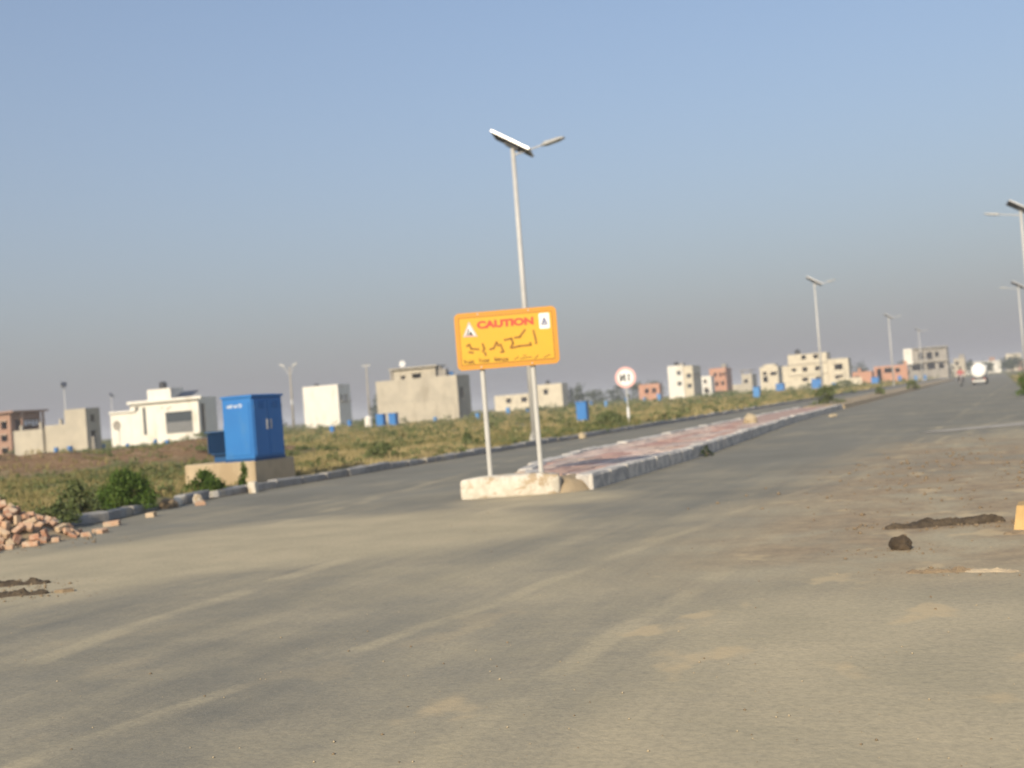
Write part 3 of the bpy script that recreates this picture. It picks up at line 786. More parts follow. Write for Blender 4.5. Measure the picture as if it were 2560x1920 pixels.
# ------------------------------------------------------------------ solar street lamps
def lamp(loc, label, group, arm=1, top=9.25, simple=False, rz=0.0):
    t = thing('street_lamp', label, 'street lamp', loc, rz, group)
    m = MB(); m.cyl((0, 0, 0.02), (0, 0, top), 0.105, 0.068, 12); m.build('pole', 'steel', t, smooth=True)
    m = MB(); m.box(-0.2, 0.2, -0.2, 0.2, -0.12, 0.03)
    for a in range(4):
        d = Vector((math.cos(a * math.pi / 2), math.sin(a * math.pi / 2), 0)); s_ = Vector((-d.y, d.x, 0)) * 0.01
        p = [d * 0.08, d * 0.19, d * 0.08 + Vector((0, 0, 0.35))]
        p = [q + Vector((0, 0, 0.03)) for q in p]
        m.add([q + s_ for q in p] + [q - s_ for q in p], [(0, 1, 2), (5, 4, 3), (0, 3, 4, 1), (1, 4, 5, 2), (2, 5, 3, 0)])
    m.build('base', 'steel_white', t)
    # tilted solar panel
    nrm = Vector((0.50, 0.20, 0.84)).normalized()
    ux = Vector((0.86, 0.18, 0)); ux = (ux - nrm * ux.dot(nrm)).normalized(); uy = nrm.cross(ux)
    m3 = Matrix((ux, uy, nrm)).transposed()
    c = Vector((0, 0, top + 0.16))
    fr = MB(); fr.obox(c, (1.40, 0.85, 0.07), m3); f_ = fr.build('solar_panel', 'alu', t)
    q = MB()
    for i in range(6):
        for j in range(3): q.obox(c + m3 @ Vector((-0.57 + i * 0.228, -0.26 + j * 0.26, 0.037)), (0.215, 0.245, 0.006), m3)
    q.build('solar_cells', 'solar', f_)
    q = MB(); q.obox(c - nrm * 0.038, (1.34, 0.79, 0.008), m3); q.build('back_sheet', 'panel_back', f_)
    q = MB(); q.obox(c - nrm * 0.085 + ux * 0.05, (0.5, 0.30, 0.085), m3); q.build('battery_box', 'panel_back', f_)
    q = MB(); q.cyl((0, 0, top - 0.02), c - nrm * 0.05, 0.045, 0.045, 8); q.build('bracket', 'steel', t)
    ar = MB(); ar.path([(0, 0, top - 0.22), (arm * 0.35, 0, top - 0.16), (arm * 1.05, 0, top - 0.04)], 0.026, 8); ar.build('arm', 'steel', t)
    hd = MB()
    P = [(0.98, -0.05, 0.02), (1.12, -0.13, 0.06), (1.62, -0.14, 0.04), (1.76, -0.08, 0.02)]
    vs = []
    for px, hw, th in P:
        zc = top - 0.05 + (px - 1.0) * 0.17
        vs += [(arm * px, hw, zc + th), (arm * px, -hw, zc + th), (arm * px, -hw, zc - th * 0.7), (arm * px, hw, zc - th * 0.7)]
    fs = [(0, 1, 2, 3), (12, 15, 14, 13)]
    for k in range(3):
        for j in range(4): fs.append((k * 4 + j, k * 4 + 4 + j, k * 4 + 4 + (j + 1) % 4, k * 4 + (j + 1) % 4))
    hd.add(vs, fs); ho = hd.build('lamp_head', 'lens', t)
    le = MB(); le.obox((arm * 1.37, 0, top - 0.05 + 0.37 * 0.17 - 0.045), (0.45, 0.2, 0.012), Matrix.Rotation(-arm * math.atan(0.17), 3, 'Y')); le.build('lens', 'lens', ho)
    return t
LG = 'solar street lamps along the left kerb'
lamp((-13.76, 34.95, 0.12), 'tall solar street lamp rising behind the caution sign', LG, top=9.33)
lamp((-13.72, 101.0, 0.12), 'solar street lamp in front of the cream unfinished house', LG, top=9.5)
lamp((-13.72, 172.0, 0.12), 'pale distant solar street lamp left of the grey unfinished building', LG, top=9.5)
lamp((-13.72, 238.0, 0.12), 'farthest solar street lamp, its panel just above the grey unfinished building', LG, top=9.6)
RG = 'solar street lamps on the right verge'
lamp((1.62, 66.5, 0.10), 'nearest solar street lamp at the right edge of the picture', RG, arm=-1, top=9.2)
lamp((2.3, 128.0, 0.10), 'second solar street lamp at the right edge, behind the nearest one', RG, arm=-1, top=9.2)
FG = 'street lamps among the plots on the left'
lamp((-122.7, 131.1, 0.1), 'solar lamp post behind the grey block tower at far left', FG, top=9.0, rz=R(-60))
lamp((-153.4, 175.8, 0.1), 'faint distant lamp post left of the big white house', FG, top=8.9, rz=R(-30))
def twin(loc, label, h, heads):
    t = thing('street_lamp', label, 'street lamp', loc, R(20), FG)
    m = MB(); m.cyl((0, 0, 0), (0, 0, h), 0.16, 0.09, 10); m.build('pole', 'concrete', t, smooth=True)
    if heads:
        m = MB(); m.path([(0, 0, h - 1.2), (-0.85, 0, h + 0.1)], 0.05, 6); m.path([(0, 0, h - 1.2), (0.6, 0, h + 0.1)], 0.05, 6); m.build('arm', 'steel', t)
        for s_ in (-0.95, 0.7):
            m = MB(); m.obox((s_, 0, h + 0.25), (0.75, 0.35, 0.22), Matrix.Rotation(R(25 if s_ < 0 else -25), 3, 'Y')); m.build('lamp_head', 'steel', t, bevel=0.04)
        m = MB(); m.box(-0.12, 0.12, -0.22, -0.1, h * 0.42, h * 0.5); m.build('control_box', 'steel', t)
    else:
        m = MB(); m.box(-0.6, 0.6, -0.06, 0.06, h - 0.35, h - 0.22); m.build('cross_arm', 'steel', t)
        for s_ in (-0.5, 0, 0.5):
            m = MB(); m.cyl((s_, 0, h - 0.22), (s_, 0, h + 0.02), 0.06, 0.04, 6); m.build('insulator', 'cement_dark', t)
    return t
twin((-85.8, 132.3, 0.1), 'twin-headed lamp post standing between the blue cabinet and the plain white house', 8.6, True)
twin((-84.9, 151.0, 0.1), 'bare pale pole between the plain white house and the grey house', 9.0, False)

# ------------------------------------------------------------------ blue cabinet on concrete plinth
cp = thing('cabinet_plinth', 'sand coloured concrete plinth under the big blue cabinet', 'plinth', (-13.85, 19.85, 0.0))
m = MB(); m.box(-1.72, 0, 0, 1.45, -0.05, 0.565); m.build('block', 'sandplaster', cp, bevel=0.03)
m = MB(); m.box(-1.78, 0.06, -0.06, 1.51, -0.05, 0.09); m.build('footing', 'concrete', cp, bevel=0.02)
cb = thing('electrical_cabinet', 'big bright blue steel electrical cabinet on the concrete plinth', 'cabinet', (-13.85, 19.88, 0.565))
m = MB(); m.box(-0.72, 0, 0, 1.10, 0.0, 0.06); m.build('skid', 'blue_deep', cb)
bo = MB(); bo.box(-0.71, -0.01, 0.01, 1.09, 0.055, 1.28); bo = bo.build('body', 'blue', cb, bevel=0.012)
m = MB(); m.add([(-0.73, -0.012, 1.28), (0.02, -0.012, 1.28), (0.02, 1.115, 1.28), (-0.73, 1.115, 1.28), (-0.73, -0.012, 1.325), (0.02, -0.012, 1.325), (0.02, 1.115, 1.325), (-0.73, 1.115, 1.325), (-0.6, 0.2, 1.34), (-0.1, 0.2, 1.34), (-0.1, 0.9, 1.34), (-0.6, 0.9, 1.34)],
              [(0, 3, 2, 1), (0, 1, 5, 4), (1, 2, 6, 5), (2, 3, 7, 6), (3, 0, 4, 7), (4, 5, 9, 8), (5, 6, 10, 9), (6, 7, 11, 10), (7, 4, 8, 11), (8, 9, 10, 11)]); m.build('roof', 'blue', cb)
for y0, y1 in ((0.05, 0.535), (0.55, 1.05)):
    m = MB(); m.box(-0.012, 0.012, y0, y1, 0.10, 1.23); d = m.build('door', 'blue', cb, bevel=0.006)
    hy = y1 - 0.06 if y0 < 0.3 else y0 + 0.06
    m = MB(); m.box(0.012, 0.035, hy - 0.018, hy + 0.018, 0.62, 0.82); m.build('handle', 'steel', d)
    for zz in (0.22, 1.08):
        hg = y0 + 0.015 if y0 < 0.3 else y1 - 0.015
        m = MB(); m.cyl((0.014, hg, zz - 0.04), (0.014, hg, zz + 0.04), 0.010, 0.010, 8); m.build('hinge', 'blue_deep', d)
    for q in range(5):
        m = MB(); m.obox((0.014, (y0 + y1) / 2, 1.06 + q * 0.03), (0.012, 0.22, 0.014), Matrix.Rotation(R(35), 3, 'Y')); m.build('louvre', 'blue', d)
m = MB(); m.box(-0.655, -0.065, -0.004, 0.012, 0.12, 1.20); fp_ = m.build('front_panel', 'blue', cb, bevel=0.004)
let = []
x = -0.58
for k_ in range(7):
    hgt = rr.choice((0.055, 0.07, 0.075))
    let.append([(x, 1.085), (x, 1.085 + hgt)]); let.append([(x, 1.085 + rr.choice((0, 0.035, hgt))), (x + 0.032, 1.085 + rr.choice((0, 0.035, hgt)))])
    if rr.random() < .6: let.append([(x + 0.032, 1.085), (x + 0.032, 1.085 + hgt)])
    x += 0.056
strokes(let, 0.013, -0.0055).build('lettering', 'white_print', fp_)
tr = thing('transformer_tank', 'blue finned transformer box, its self-shade painted dark, at the left side of the blue cabinet', 'transformer', (-14.74, 20.35, 0.565))
m = MB(); m.box(-0.52, 0.0, 0.0, 0.55, 0.15, 0.62); m.build('tank', 'blue_deep', tr, bevel=0.01)
m = MB(); m.box(-0.50, -0.05, 0.08, 0.45, -0.002, 0.15); m.build('base', 'blue_deep', tr)
for k_ in range(9):
    m = MB(); m.box(-0.51 + k_ * 0.056, -0.495 + k_ * 0.056, -0.10, 0.0, 0.19, 0.60); m.build('cooling_fin', 'blue_deep', tr)
m = MB(); m.box(-0.56, 0.03, -0.13, 0.58, 0.62, 0.645); m.build('lid', 'blue_deep', tr)
for k_ in range(2):
    m = MB(); m.cyl((-0.12 - k_ * 0.16, 0.2, 0.645), (-0.12 - k_ * 0.16, 0.2, 0.75), 0.035, 0.02, 8); m.build('bushing', 'blue_pale', tr)

# ------------------------------------------------------------------ round road sign on the verge
rs = thing('round_sign', 'round white sign with faded red ring on a thin post', 'sign', (-15.2, 50.0, 0.08), R(10))
m = MB(); m.cyl((0, 0.03, 0), (0, 0.03, 2.2), 0.032, 0.032, 10); m.build('post', 'steel', rs)
m = MB(); m.cyl((0, 0.03, 0.3), (0, 0.03, 0.75), 0.06, 0.06, 10); m.build('post_sleeve', 'sign_white', rs)
def disc(r0, r1, y0, y1, z, n=36):
    return MB().prism_xz([(r0 * math.cos(2 * math.pi * k / n), z + r0 * math.sin(2 * math.pi * k / n)) for k in range(n)], y0, y1)
ZC = 1.25 + 0.82
dk = disc(0.465, 0, -0.012, 0.0, ZC).build('disc', 'sign_pink', rs)
disc(0.345, 0, -0.016, -0.0125, ZC).build('face', 'sign_white', dk)
strokes([[(-0.21, ZC - 0.14), (-0.21, ZC + 0.13)], [(-0.20, ZC - 0.12), (-0.05, ZC + 0.12)], [(-0.04, ZC - 0.14), (-0.04, ZC + 0.13)], [(0.15, ZC - 0.13), (0.15, ZC - 0.08)], [(0.15, ZC - 0.01), (0.15, ZC + 0.13)]], 0.075, -0.0185).build('marks', 'ink_black', dk)

# ------------------------------------------------------------------ small blue meter pillars over the plots
def pillar(loc, h, w, label, mat='blue', rz=0.0):
    t = thing('meter_pillar', label, 'electrical box', loc, rz, 'blue meter pillars on the plots')
    b = h * 0.16
    m = MB(); m.box(-w * 0.56, w * 0.56, 0, w * 0.9, -0.08, b); m.build('base', 'concrete', t)
    m = MB(); m.box(-w / 2, w / 2, 0.03 * w, 0.84 * w, b, h * 0.95); bo_ = m.build('body', mat, t)
    m = MB(); m.box(-w * 0.43, w * 0.43, 0.0, 0.035 * w, b + h * 0.06, h * 0.88); m.build('door', mat, t)
    m = MB(); m.box(-w * 0.55, w * 0.55, -0.04 * w, 0.88 * w, h * 0.95, h); m.build('cap', mat, t)
    return t
PIL = [(-83.2, 87.2, .64, 'tiny blue box below the grey wall at far left'), (-69.3, 74.1, .74, 'small blue box in the grass in front of the grey block tower'),
       (-84.4, 95.0, .57, 'tiny blue box left of the big white house'), (-75.2, 87.8, .52, 'low blue box at the left corner of the big white house'),
       (-86.0, 104.9, .62, 'low blue box in front of the middle of the big white house'), (-68.0, 84.5, .6, 'tiny blue box below the grey gate of the big white house'),
       (-53.5, 88.3, .72, 'small blue box on a pale base in front of the plain white house'), (-88.4, 150.9, 1.05, 'blue box at the shaded right corner of the plain white house'),
       (-57.4, 116.4, .7, 'tiny blue box at the foot of the grey house wall'), (-53.1, 118.1, .78, 'small blue box just left of the left sign post'),
       (-71.8, 171.6, 1.13, 'blue box between the two sign posts'), (-62.6, 156.9, .8, 'small blue box left of the tall lamp post foot'),
       (-20.5, 59.0, 1.16, 'largest of the small blue pillars, on a pale base right of the sign'), (-76.3, 225.8, .96, 'tiny far blue box just right of the largest small pillar'),
       (-49.5, 152.9, .97, 'small blue box below the dark trees left of the round sign'), (-66.1, 216.7, 1.22, 'blue box directly behind the round sign post'),
       (-67.0, 232.0, 1.0, 'tiny blue box in front of the low orange brick house'), (-59.1, 214.6, 1.49, 'blue box at the right corner of the low orange brick house'),
       (-21.5, 112.7, 1.29, 'upright blue pillar near the kerb in front of the small grey house'), (-40.1, 234.6, 1.72, 'broad blue box left of the cream unfinished house'),
       (-28.9, 206.0, 1.97, 'broad blue box in front of the cream unfinished house'), (-21.2, 166.7, 1.09, 'small blue box at the foot of the second left lamp post'),
       (-22.3, 236.5, 1.53, 'blue box in front of the left orange brick ruin'), (-18.9, 251.8, 1.4, 'blue box in front of the right orange brick ruin'),
       (-15.9, 253.1, 1.2, 'tiny pale blue box below the grey unfinished building'), (-14.6, 262.0, 1.2, 'tiny pale blue box right of centre below the grey unfinished building')]
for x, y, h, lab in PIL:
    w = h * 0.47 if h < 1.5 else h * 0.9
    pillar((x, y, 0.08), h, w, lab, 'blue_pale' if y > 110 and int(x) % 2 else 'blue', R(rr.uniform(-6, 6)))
tk = thing('water_tank', 'pale round tank beside two blue boxes left of the grey house', 'water tank', (-59.4, 105.3, 0.1))
m = MB(); m.cyl((0, 0, 0.1), (0, 0, 1.15), 0.38, 0.40, 18); m.cyl((0, 0, 1.15), (0, 0, 1.35), 0.40, 0.15, 18); m.build('body', 'white_plaster', tk, smooth=False)
m = MB(); m.box(-0.5, 0.5, -0.5, 0.5, -0.05, 0.1); m.build('base', 'concrete', tk)
for x, y, lab in ((-58.3, 105.6, 'left of the two blue boxes beside the pale round tank'), (-57.2, 106.2, 'right of the two blue boxes beside the pale round tank')):
    pillar((x, y, 0.1), 1.45, 0.80, lab, 'blue')

# ------------------------------------------------------------------ buildings
def wall_panel(mb, org, ux, W, z0, z1, ops, th, inward):
    us = sorted({0.0, W, *[min(max(o[0], 0), W) for o in ops], *[min(max(o[1], 0), W) for o in ops]})
    zs = sorted({z0, z1, *[min(max(o[2], z0), z1) for o in ops], *[min(max(o[3], z0), z1) for o in ops]})
    def solid(i, j):
        if i < 0 or j < 0 or i >= len(us) - 1 or j >= len(zs) - 1: return False
        u, z = (us[i] + us[i + 1]) / 2, (zs[j] + zs[j + 1]) / 2
        return not any(o[0] < u < o[1] and o[2] < z < o[3] for o in ops)
    org = Vector(org); ux = Vector(ux); inn = Vector(inward) * th
    def p(u, z, k): return org + ux * u + Vector((0, 0, z)) + inn * k
    for i in range(len(us) - 1):
        for j in range(len(zs) - 1):
            if not solid(i, j): continue
            a, b, c, d_ = us[i], us[i + 1], zs[j], zs[j + 1]
            mb.add([p(a, c, 0), p(b, c, 0), p(b, d_, 0), p(a, d_, 0)], [(0, 1, 2, 3)])
            mb.add([p(a, c, 1), p(b, c, 1), p(b, d_, 1), p(a, d_, 1)], [(3, 2, 1, 0)])
            for (di, dj, q) in ((-1, 0, (a, c, a, d_)), (1, 0, (b, c, b, d_)), (0, -1, (a, c, b, c)), (0, 1, (a, d_, b, d_))):
                if not solid(i + di, j + dj):
                    mb.add([p(q[0], q[1], 0), p(q[2], q[3], 0), p(q[2], q[3], 1), p(q[0], q[1], 1)], [(0, 1, 2, 3)])
def raw_build(mb, name, mat, parent):
    me = bpy.data.meshes.new(name); me.from_pydata(mb.v, [], mb.f); me.materials.append(M[mat])
    bm = bmesh.new(); bm.from_mesh(me); bmesh.ops.remove_doubles(bm, verts=bm.verts, dist=0.001); bmesh.ops.recalc_face_normals(bm, faces=bm.faces); bm.to_mesh(me); bm.free()
    o = bpy.data.objects.new(name, me); COL.objects.link(o); o.parent = parent; return o
def block(t, O, x0, x1, y0, y1, z0, z1, mat, front=(), side=(), parapet=0.45, th=0.24, roof='cement'):
    """hollow storey block: front wall at y0 (towards the camera), right wall at x1; openings (a,b,za,zb,kind)"""
    ox, oy = O; X0, X1, Y0, Y1 = x0 - ox, x1 - ox, y0 - oy, y1 - oy
    mb = MB()
    fo_ = [(a - x0, b - x0, za, zb) for a, b, za, zb, k in front]
    so_ = [(a - y0 - th, b - y0 - th, za, zb) for a, b, za, zb, k in side]
    wall_panel(mb, (X0, Y0, 0), (1, 0, 0), X1 - X0, z0, z1, fo_, th, (0, 1, 0))
    wall_panel(mb, (X1, Y0 + th, 0), (0, 1, 0), Y1 - Y0 - 2 * th, z0, z1, so_, th, (-1, 0, 0))
    wall_panel(mb, (X0, Y1 - th, 0), (1, 0, 0), X1 - X0, z0, z1, [], th, (0, 1, 0))
    wall_panel(mb, (X0, Y0 + th, 0), (0, 1, 0), Y1 - Y0 - 2 * th, z0, z1, [], th, (1, 0, 0))
    raw_build(mb, 'wall', mat, t)
    m = MB(); m.box(X0 + th, X1 - th, Y0 + th, Y1 - th, z1 - parapet - 0.15, z1 - parapet); m.build('roof', roof, t)
    for a, b, za, zb, k in front:
        if k == 'g':
            m = MB(); fw = 0.07
            m.box(a - ox, b - ox, Y0 + .10, Y0 + .16, za, za + fw); m.box(a - ox, b - ox, Y0 + .10, Y0 + .16, zb - fw, zb)
            m.box(a - ox, a - ox + fw, Y0 + .10, Y0 + .16, za + fw, zb - fw); m.box(b - ox - fw, b - ox, Y0 + .10, Y0 + .16, za + fw, zb - fw)
            m.box((a + b) / 2 - ox - fw / 2, (a + b) / 2 - ox + fw / 2, Y0 + .10, Y0 + .16, za + fw, zb - fw)
            wo = m.build('window', 'gatemetal', t)
            m = MB(); m.box(a - ox + fw, b - ox - fw, Y0 + .12, Y0 + .14, za + fw, zb - fw); m.build('pane', 'glass', wo)
        if k in ('g', 'o') and zb - za < 2.0:
            m = MB(); m.box(a - ox - 0.12, b - ox + 0.12, Y0 - 0.18, Y0 + 0.05, zb + 0.05, zb + 0.13); m.build('sunshade', roof, t)
def house(name, label, x, y, group='houses across the plots'):
    return thing(name, label, 'house', (x, y, 0), 0, group), (x, y)
BZ = -0.1
# far left brown brick
t, O = house('brick_house', 'brown brick unfinished house cut by the left edge of the picture', -110, 106.3)
block(t, O, -114.0, -107.9, 106.27, 111.0, BZ, 5.06, 'bw_brown', [(-109.4, -108.45, 3.2, 4.06, 'o'), (-109.5, -108.5, 1.75, 2.45, 'o'), (-109.5, -108.5, 0.3, 0.95, 'o'), (-112.5, -111.2, 3.1, 4.1, 'o')],
      [(107.0, 110.5, 3.0, 4.2, 'o')], 0.3)
m = MB(); m.box(-107.9 - O[0] - 6.4, -107.9 - O[0] + 1.0, -0.55, 5.1, 5.07, 5.28); m.build('roof_slab', 'bw_brown', t)
for yy_ in (0.9, 4.2):
    m = MB(); m.box(2.8, 3.0, yy_, yy_ + 0.25, BZ, 5.06); m.build('column', 'bw_brown', t)
ln = thing('laundry', 'white washing hung in the shaded side of the brown brick house', 'laundry', (-107.2, 107.6, 3.0))
for k_ in range(4):
    m = MB(); P = []
    for q in range(7):
        P.append((0.05 * math.sin(q * 1.3 + k_), k_ * 0.62 + q * 0.075, 0))
    vs = [(a, b, 1.05) for a, b, c in P] + [(a * 2.2 + 0.02, b, 0.45 + 0.1 * math.sin(k_ * 2.1)) for a, b, c in P]
    m.add(vs, [(i, i + 1, i + 8, i + 7) for i in range(6)])
    o = m.build('cloth', 'cloth_white', ln); md = o.modifiers.new('thick', 'SOLIDIFY'); md.thickness = 0.01
m = MB(); m.cyl((0, -0.6, 1.06), (0, 3.2, 1.06), 0.012, 0.012, 5); m.build('line', 'steel', ln)
# grey block walls and tower
t, O = house('boundary_wall_house', 'low grey cement house with a square stair tower', -88, 92.4)
block(t, O, -93.1, -89.3, 92.0, 95.0, BZ, 2.66, 'cement')
block(t, O, -89.28, -86.53, 92.37, 95.4, BZ, 2.95, 'cement')
block(t, O, -86.5, -83.8, 92.2, 94.2, BZ, 4.36, 'cement', (), [(92.8, 93.5, 1.0, 2.1, 'o'), (92.9, 93.5, 3.0, 3.7, 'o')])
m = MB(); m.box(-0.0, 4.5, 0.4, 0.62, BZ, 1.5); m.build('yard_wall', 'cement_dark', t)
for k_ in range(3):
    m = MB(); m.box(-4.8 + k_ * 2.6, -4.55 + k_ * 2.6, 0.2, 0.45, 2.66, 3.2 + 0.15 * k_); m.build('column_stub', 'cement', t)
dsh = thing('satellite_dish', 'grey satellite dish beside the square stair tower', 'dish', (-81.9, 94.6, 0.1))
def dish(t, z, r, mat='sign_white'):
    vs, fs = [], []; n1, n2 = 5, 16
    for i in range(n1 + 1):
        q = i / n1
        for j in range(n2):
            a = 2 * math.pi * j / n2
            vs.append((r * q * math.cos(a), -0.35 + 0.35 * r * (q * q) * -1 + 0.3, z + r * q * math.sin(a)))
    for i in range(n1):
        for j in range(n2): fs.append((i * n2 + j, i * n2 + (j + 1) % n2, (i + 1) * n2 + (j + 1) % n2, (i + 1) * n2 + j))
    m = MB(); m.add(vs, fs); o = m.build('reflector', mat, t, smooth=True); md = o.modifiers.new('thick', 'SOLIDIFY'); md.thickness = 0.03
    m = MB(); m.cyl((0, 0.05, 0), (0, 0.05, z), 0.05, 0.05, 8); m.build('mast', 'steel', t)
    m = MB(); m.path([(0, 0, z - r * .8), (0, -0.55 * r - .2, z)], 0.02, 6); m.cyl((0, -.55 * r - .26, z), (0, -.55 * r - .12, z), 0.05, 0.05, 8); m.build('feed_arm', 'steel', t)
dish(dsh, 2.3, 0.5, 'cement_dark')
# big white house
t, O = house('white_house', 'big white modern house with a stepped roof left of the blue cabinet', -91, 112.9)
block(t, O, -98.9, -95.88, 112.93, 116.4, BZ, 4.23, 'white_plaster', roof='white_plaster')
block(t, O, -95.86, -86.0, 112.93, 116.4, BZ, 5.16, 'white_plaster', [(-90.75, -86.95, 1.2, 3.7, 'x'), (-95.1, -94.65, 4.15, 4.6, 'g'), (-94.05, -93.6, 1.25, 4.5, 'g')], [(113.4, 114.2, 1.0, 4.4, 'o')], roof='white_plaster')
block(t, O, -93.4, -90.0, 113.2, 115.6, 4.72, 6.53, 'white_plaster', roof='white_plaster', parapet=0.2)
m = MB(); m.box(-98.9 - O[0], -95.0 - O[0], -0.25, -0.005, 4.05, 4.30); m.box(-95.95 - O[0], -85.2 - O[0], -0.45, -0.005, 4.95, 5.30); m.build('parapet_band', 'white_plaster', t, bevel=0.05)
m = MB(); m.box(-90.70 - O[0], -87.0 - O[0], 0.10, 0.15, 1.25, 2.5); m.build('gate', 'gatemetal', t)
for k_ in range(9):
    m = MB(); m.box(-90.66 - O[0] + k_ * 0.41, -90.60 - O[0] + k_ * 0.41, 0.05, 0.098, 1.25, 2.5); m.build('gate_rib', 'steel', t)
m = MB(); m.box(-90.7 - O[0], -87.0 - O[0], 0.16, 0.2, 2.52, 3.66); m.build('pane', 'glass', t)
for q in ((0.6, 0.75, -0.02, 0.0, 3.95, 4.25), (-0.25, -0.05, -0.02, 0.0, 4.2, 4.35), (0.9, 1.2, -0.02, 0.0, 4.2, 4.33)):
    m = MB(); m.box(*q); m.build('wall_ornament', 'bw_brown', t)
rt = thing('water_tank', 'dark round tank on the roof of the big white house', 'water tank', (-91.9, 114.3, 6.33)); m = MB(); m.cyl((0, 0, .25), (0, 0, 0.95), 0.45, 0.45, 14); m.cyl((0, 0, .95), (0, 0, 1.1), 0.45, 0.15, 14); m.build('body', 'plastic_black', rt)
m = MB(); m.box(-.4, .4, -.4, .4, 0, .25); m.build('stand', 'cement_dark', rt)
rt = thing('solar_array', 'dark solar panels on the roof of the big white house', 'solar panel', (-88.3, 114.0, 4.71))
for k_ in range(3):
    m = MB(); m.obox((k_ * 0.8 - 0.8, 0, 1.0), (0.76, 1.5, 0.05), Matrix.Rotation(R(25), 3, 'X')); m.build('panel', 'solar', rt)
m = MB(); m.path([(-1, -.6, 0), (-1, -.6, .72)], .03, 6); m.path([(1, -.6, 0), (1, -.6, .72)], .03, 6); m.path([(-1, .6, 0), (-1, .6, 1.25)], .03, 6); m.path([(1, .6, 0), (1, .6, 1.25)], .03, 6); m.build('stand', 'steel', rt)
# plain white house
t, O = house('plain_house', 'plain windowless white house between two tall poles', -125, 202.9)
block(t, O, -128.9, -120.8, 202.87, 207.6, BZ, 8.33, 'white_plaster', (), [(203.6, 204.6, 4.9, 6.3, 'o'), (205.4, 206.4, 4.9, 6.3, 'o')], 0.9)
m = MB(); m.box(4.21, 4.5, 0.5, 4.6, 5.0 - .2, 5.0); m.build('ledge', 'cement', t)
# grey house with roof room
t, O = house('grey_house', 'large grey cement house with a roof room and white dish', -68, 134.1)
block(t, O, -74.2, -62.7, 134.13, 138.0, BZ, 5.79, 'cement', (), [(135.0, 136.0, 2.9, 4.2, 'o')], 0.75)
block(t, O, -71.6, -65.6, 134.2, 136.4, 5.05, 7.05, 'cement', [(-70.5, -69.95, 5.5, 6.2, 'o'), (-68.9, -67.65, 5.4, 6.35, 'o')], (), 0.1)
m = MB(); m.box(-72.0 - O[0], -65.2 - O[0], -0.35, 2.5, 7.06, 7.24); m.build('roof_slab', 'cement', t, bevel=0.03)
for x_ in (-72.1, -65.2):
    m = MB(); m.box(x_ - O[0] - .2, x_ - O[0] + .2, 0.5, 0.9, 5.05, 7.05); m.build('column', 'cement_dark', t)
m = MB(); m.box(-65.0 - O[0], -64.4 - O[0], .6, 1.4, 5.05, 6.7); m.build('stair_head', 'cement_dark', t)
for k_ in range(12):
    m = MB(); m.box(-74.0 - O[0] + k_ * 0.95, -73.8 - O[0] + k_ * 0.95, -0.015, -0.004, 2.88, 3.0); m.build('putlog_mark', 'cement_dark', t)
ds = thing('satellite_dish', 'bright white satellite dish on top of the grey house roof room', 'dish', (-70.3, 134.6, 7.24)); dish(ds, 0.55, 0.42)
# beige house behind posts
t, O = house('beige_house', 'low beige house partly hidden behind the sign posts', -106, 268.4)
block(t, O, -115.6, -104.25, 268.44, 273, BZ, 4.18, 'cream_plaster', [(-112.5, -111.2, 2.2, 3.3, 'o'), (-108.5, -107.0, 2.2, 3.3, 'o')])
block(t, O, -104.2, -97.7, 268.3, 272.5, BZ, 6.03, 'cream_plaster', [(-102.5, -101.3, 3.6, 4.8, 'o')])
m = MB(); m.box(0, 0.9, .8, 2.2, 5.6, 7.0); m.build('stair_head', 'cement_dark', t)
# low orange brick
t, O = house('brick_house', 'low orange brick house right of the round sign', -85, 300.2)
block(t, O, -87.9, -82.3, 300.2, 303.0, BZ, 4.43, 'bw_orange', [(-86.3, -85.2, 2.0, 3.2, 'o'), (-84.35, -83.25, 2.0, 3.25, 'o')], (), 0.2)
# white and cream three-storey
t, O = house('tall_house', 'tall narrow white and cream house with two stacked windows', -67, 263.8)
block(t, O, -70.1, -66.53, 263.84, 272.0, BZ, 7.72, 'white_plaster', [(-68.0, -67.05, 5.5, 6.4, 'g'), (-68.0, -67.05, 3.1, 3.95, 'g')])
block(t, O, -66.5, -64.4, 264.2, 272.0, BZ, 7.48, 'cream_plaster', [(-65.9, -64.8, 4.7, 5.6, 'g'), (-65.9, -64.8, 2.4, 3.3, 'g')], [(266, 267.5, 4.5, 5.8, 'o'), (269, 270.5, 4.5, 5.8, 'o')])
m = MB(); m.box(-67.6 - O[0], -66.6 - O[0], 1, 3, 7.3, 8.2); m.build('stair_head', 'cement_dark', t)
t, O = house('small_house', 'small off-white house between the tall white house and the brown brick one', -66.5, 286)
block(t, O, -67.7, -65.3, 286.2, 289.5, BZ, 5.09, 'white_plaster', [(-67.2, -66.5, 3.3, 4.2, 'o'), (-67.2, -66.0, 0.9, 2.2, 'o')])
t, O = house('brick_house', 'tall brown-orange brick house with small dark windows', -66, 297)
block(t, O, -68.15, -63.95, 297.2, 304, BZ, 7.0, 'bw_orange', [(-67.0, -66.3, 4.9, 5.85, 'o'), (-65.65, -65.05, 4.8, 5.75, 'o'), (-64.65, -64.15, 4.9, 5.85, 'o'), (-66.85, -66.05, 2.5, 3.5, 'o'), (-65.3, -64.5, 2.6, 3.6, 'o')], [(299, 300.2, 4.8, 5.8, 'o')])
m = MB(); m.box(0.9, 2.0, 1, 3, 6.8, 8.0); m.build('stair_head', 'cement_dark', t)
t, O = house('small_house', 'small grey house with a dark flat canopy on its roof', -65, 330)
block(t, O, -66.7, -63.8, 329.9, 337, BZ, 5.3, 'cement', [(-66.0, -65.0, 2.8, 3.8, 'o')])
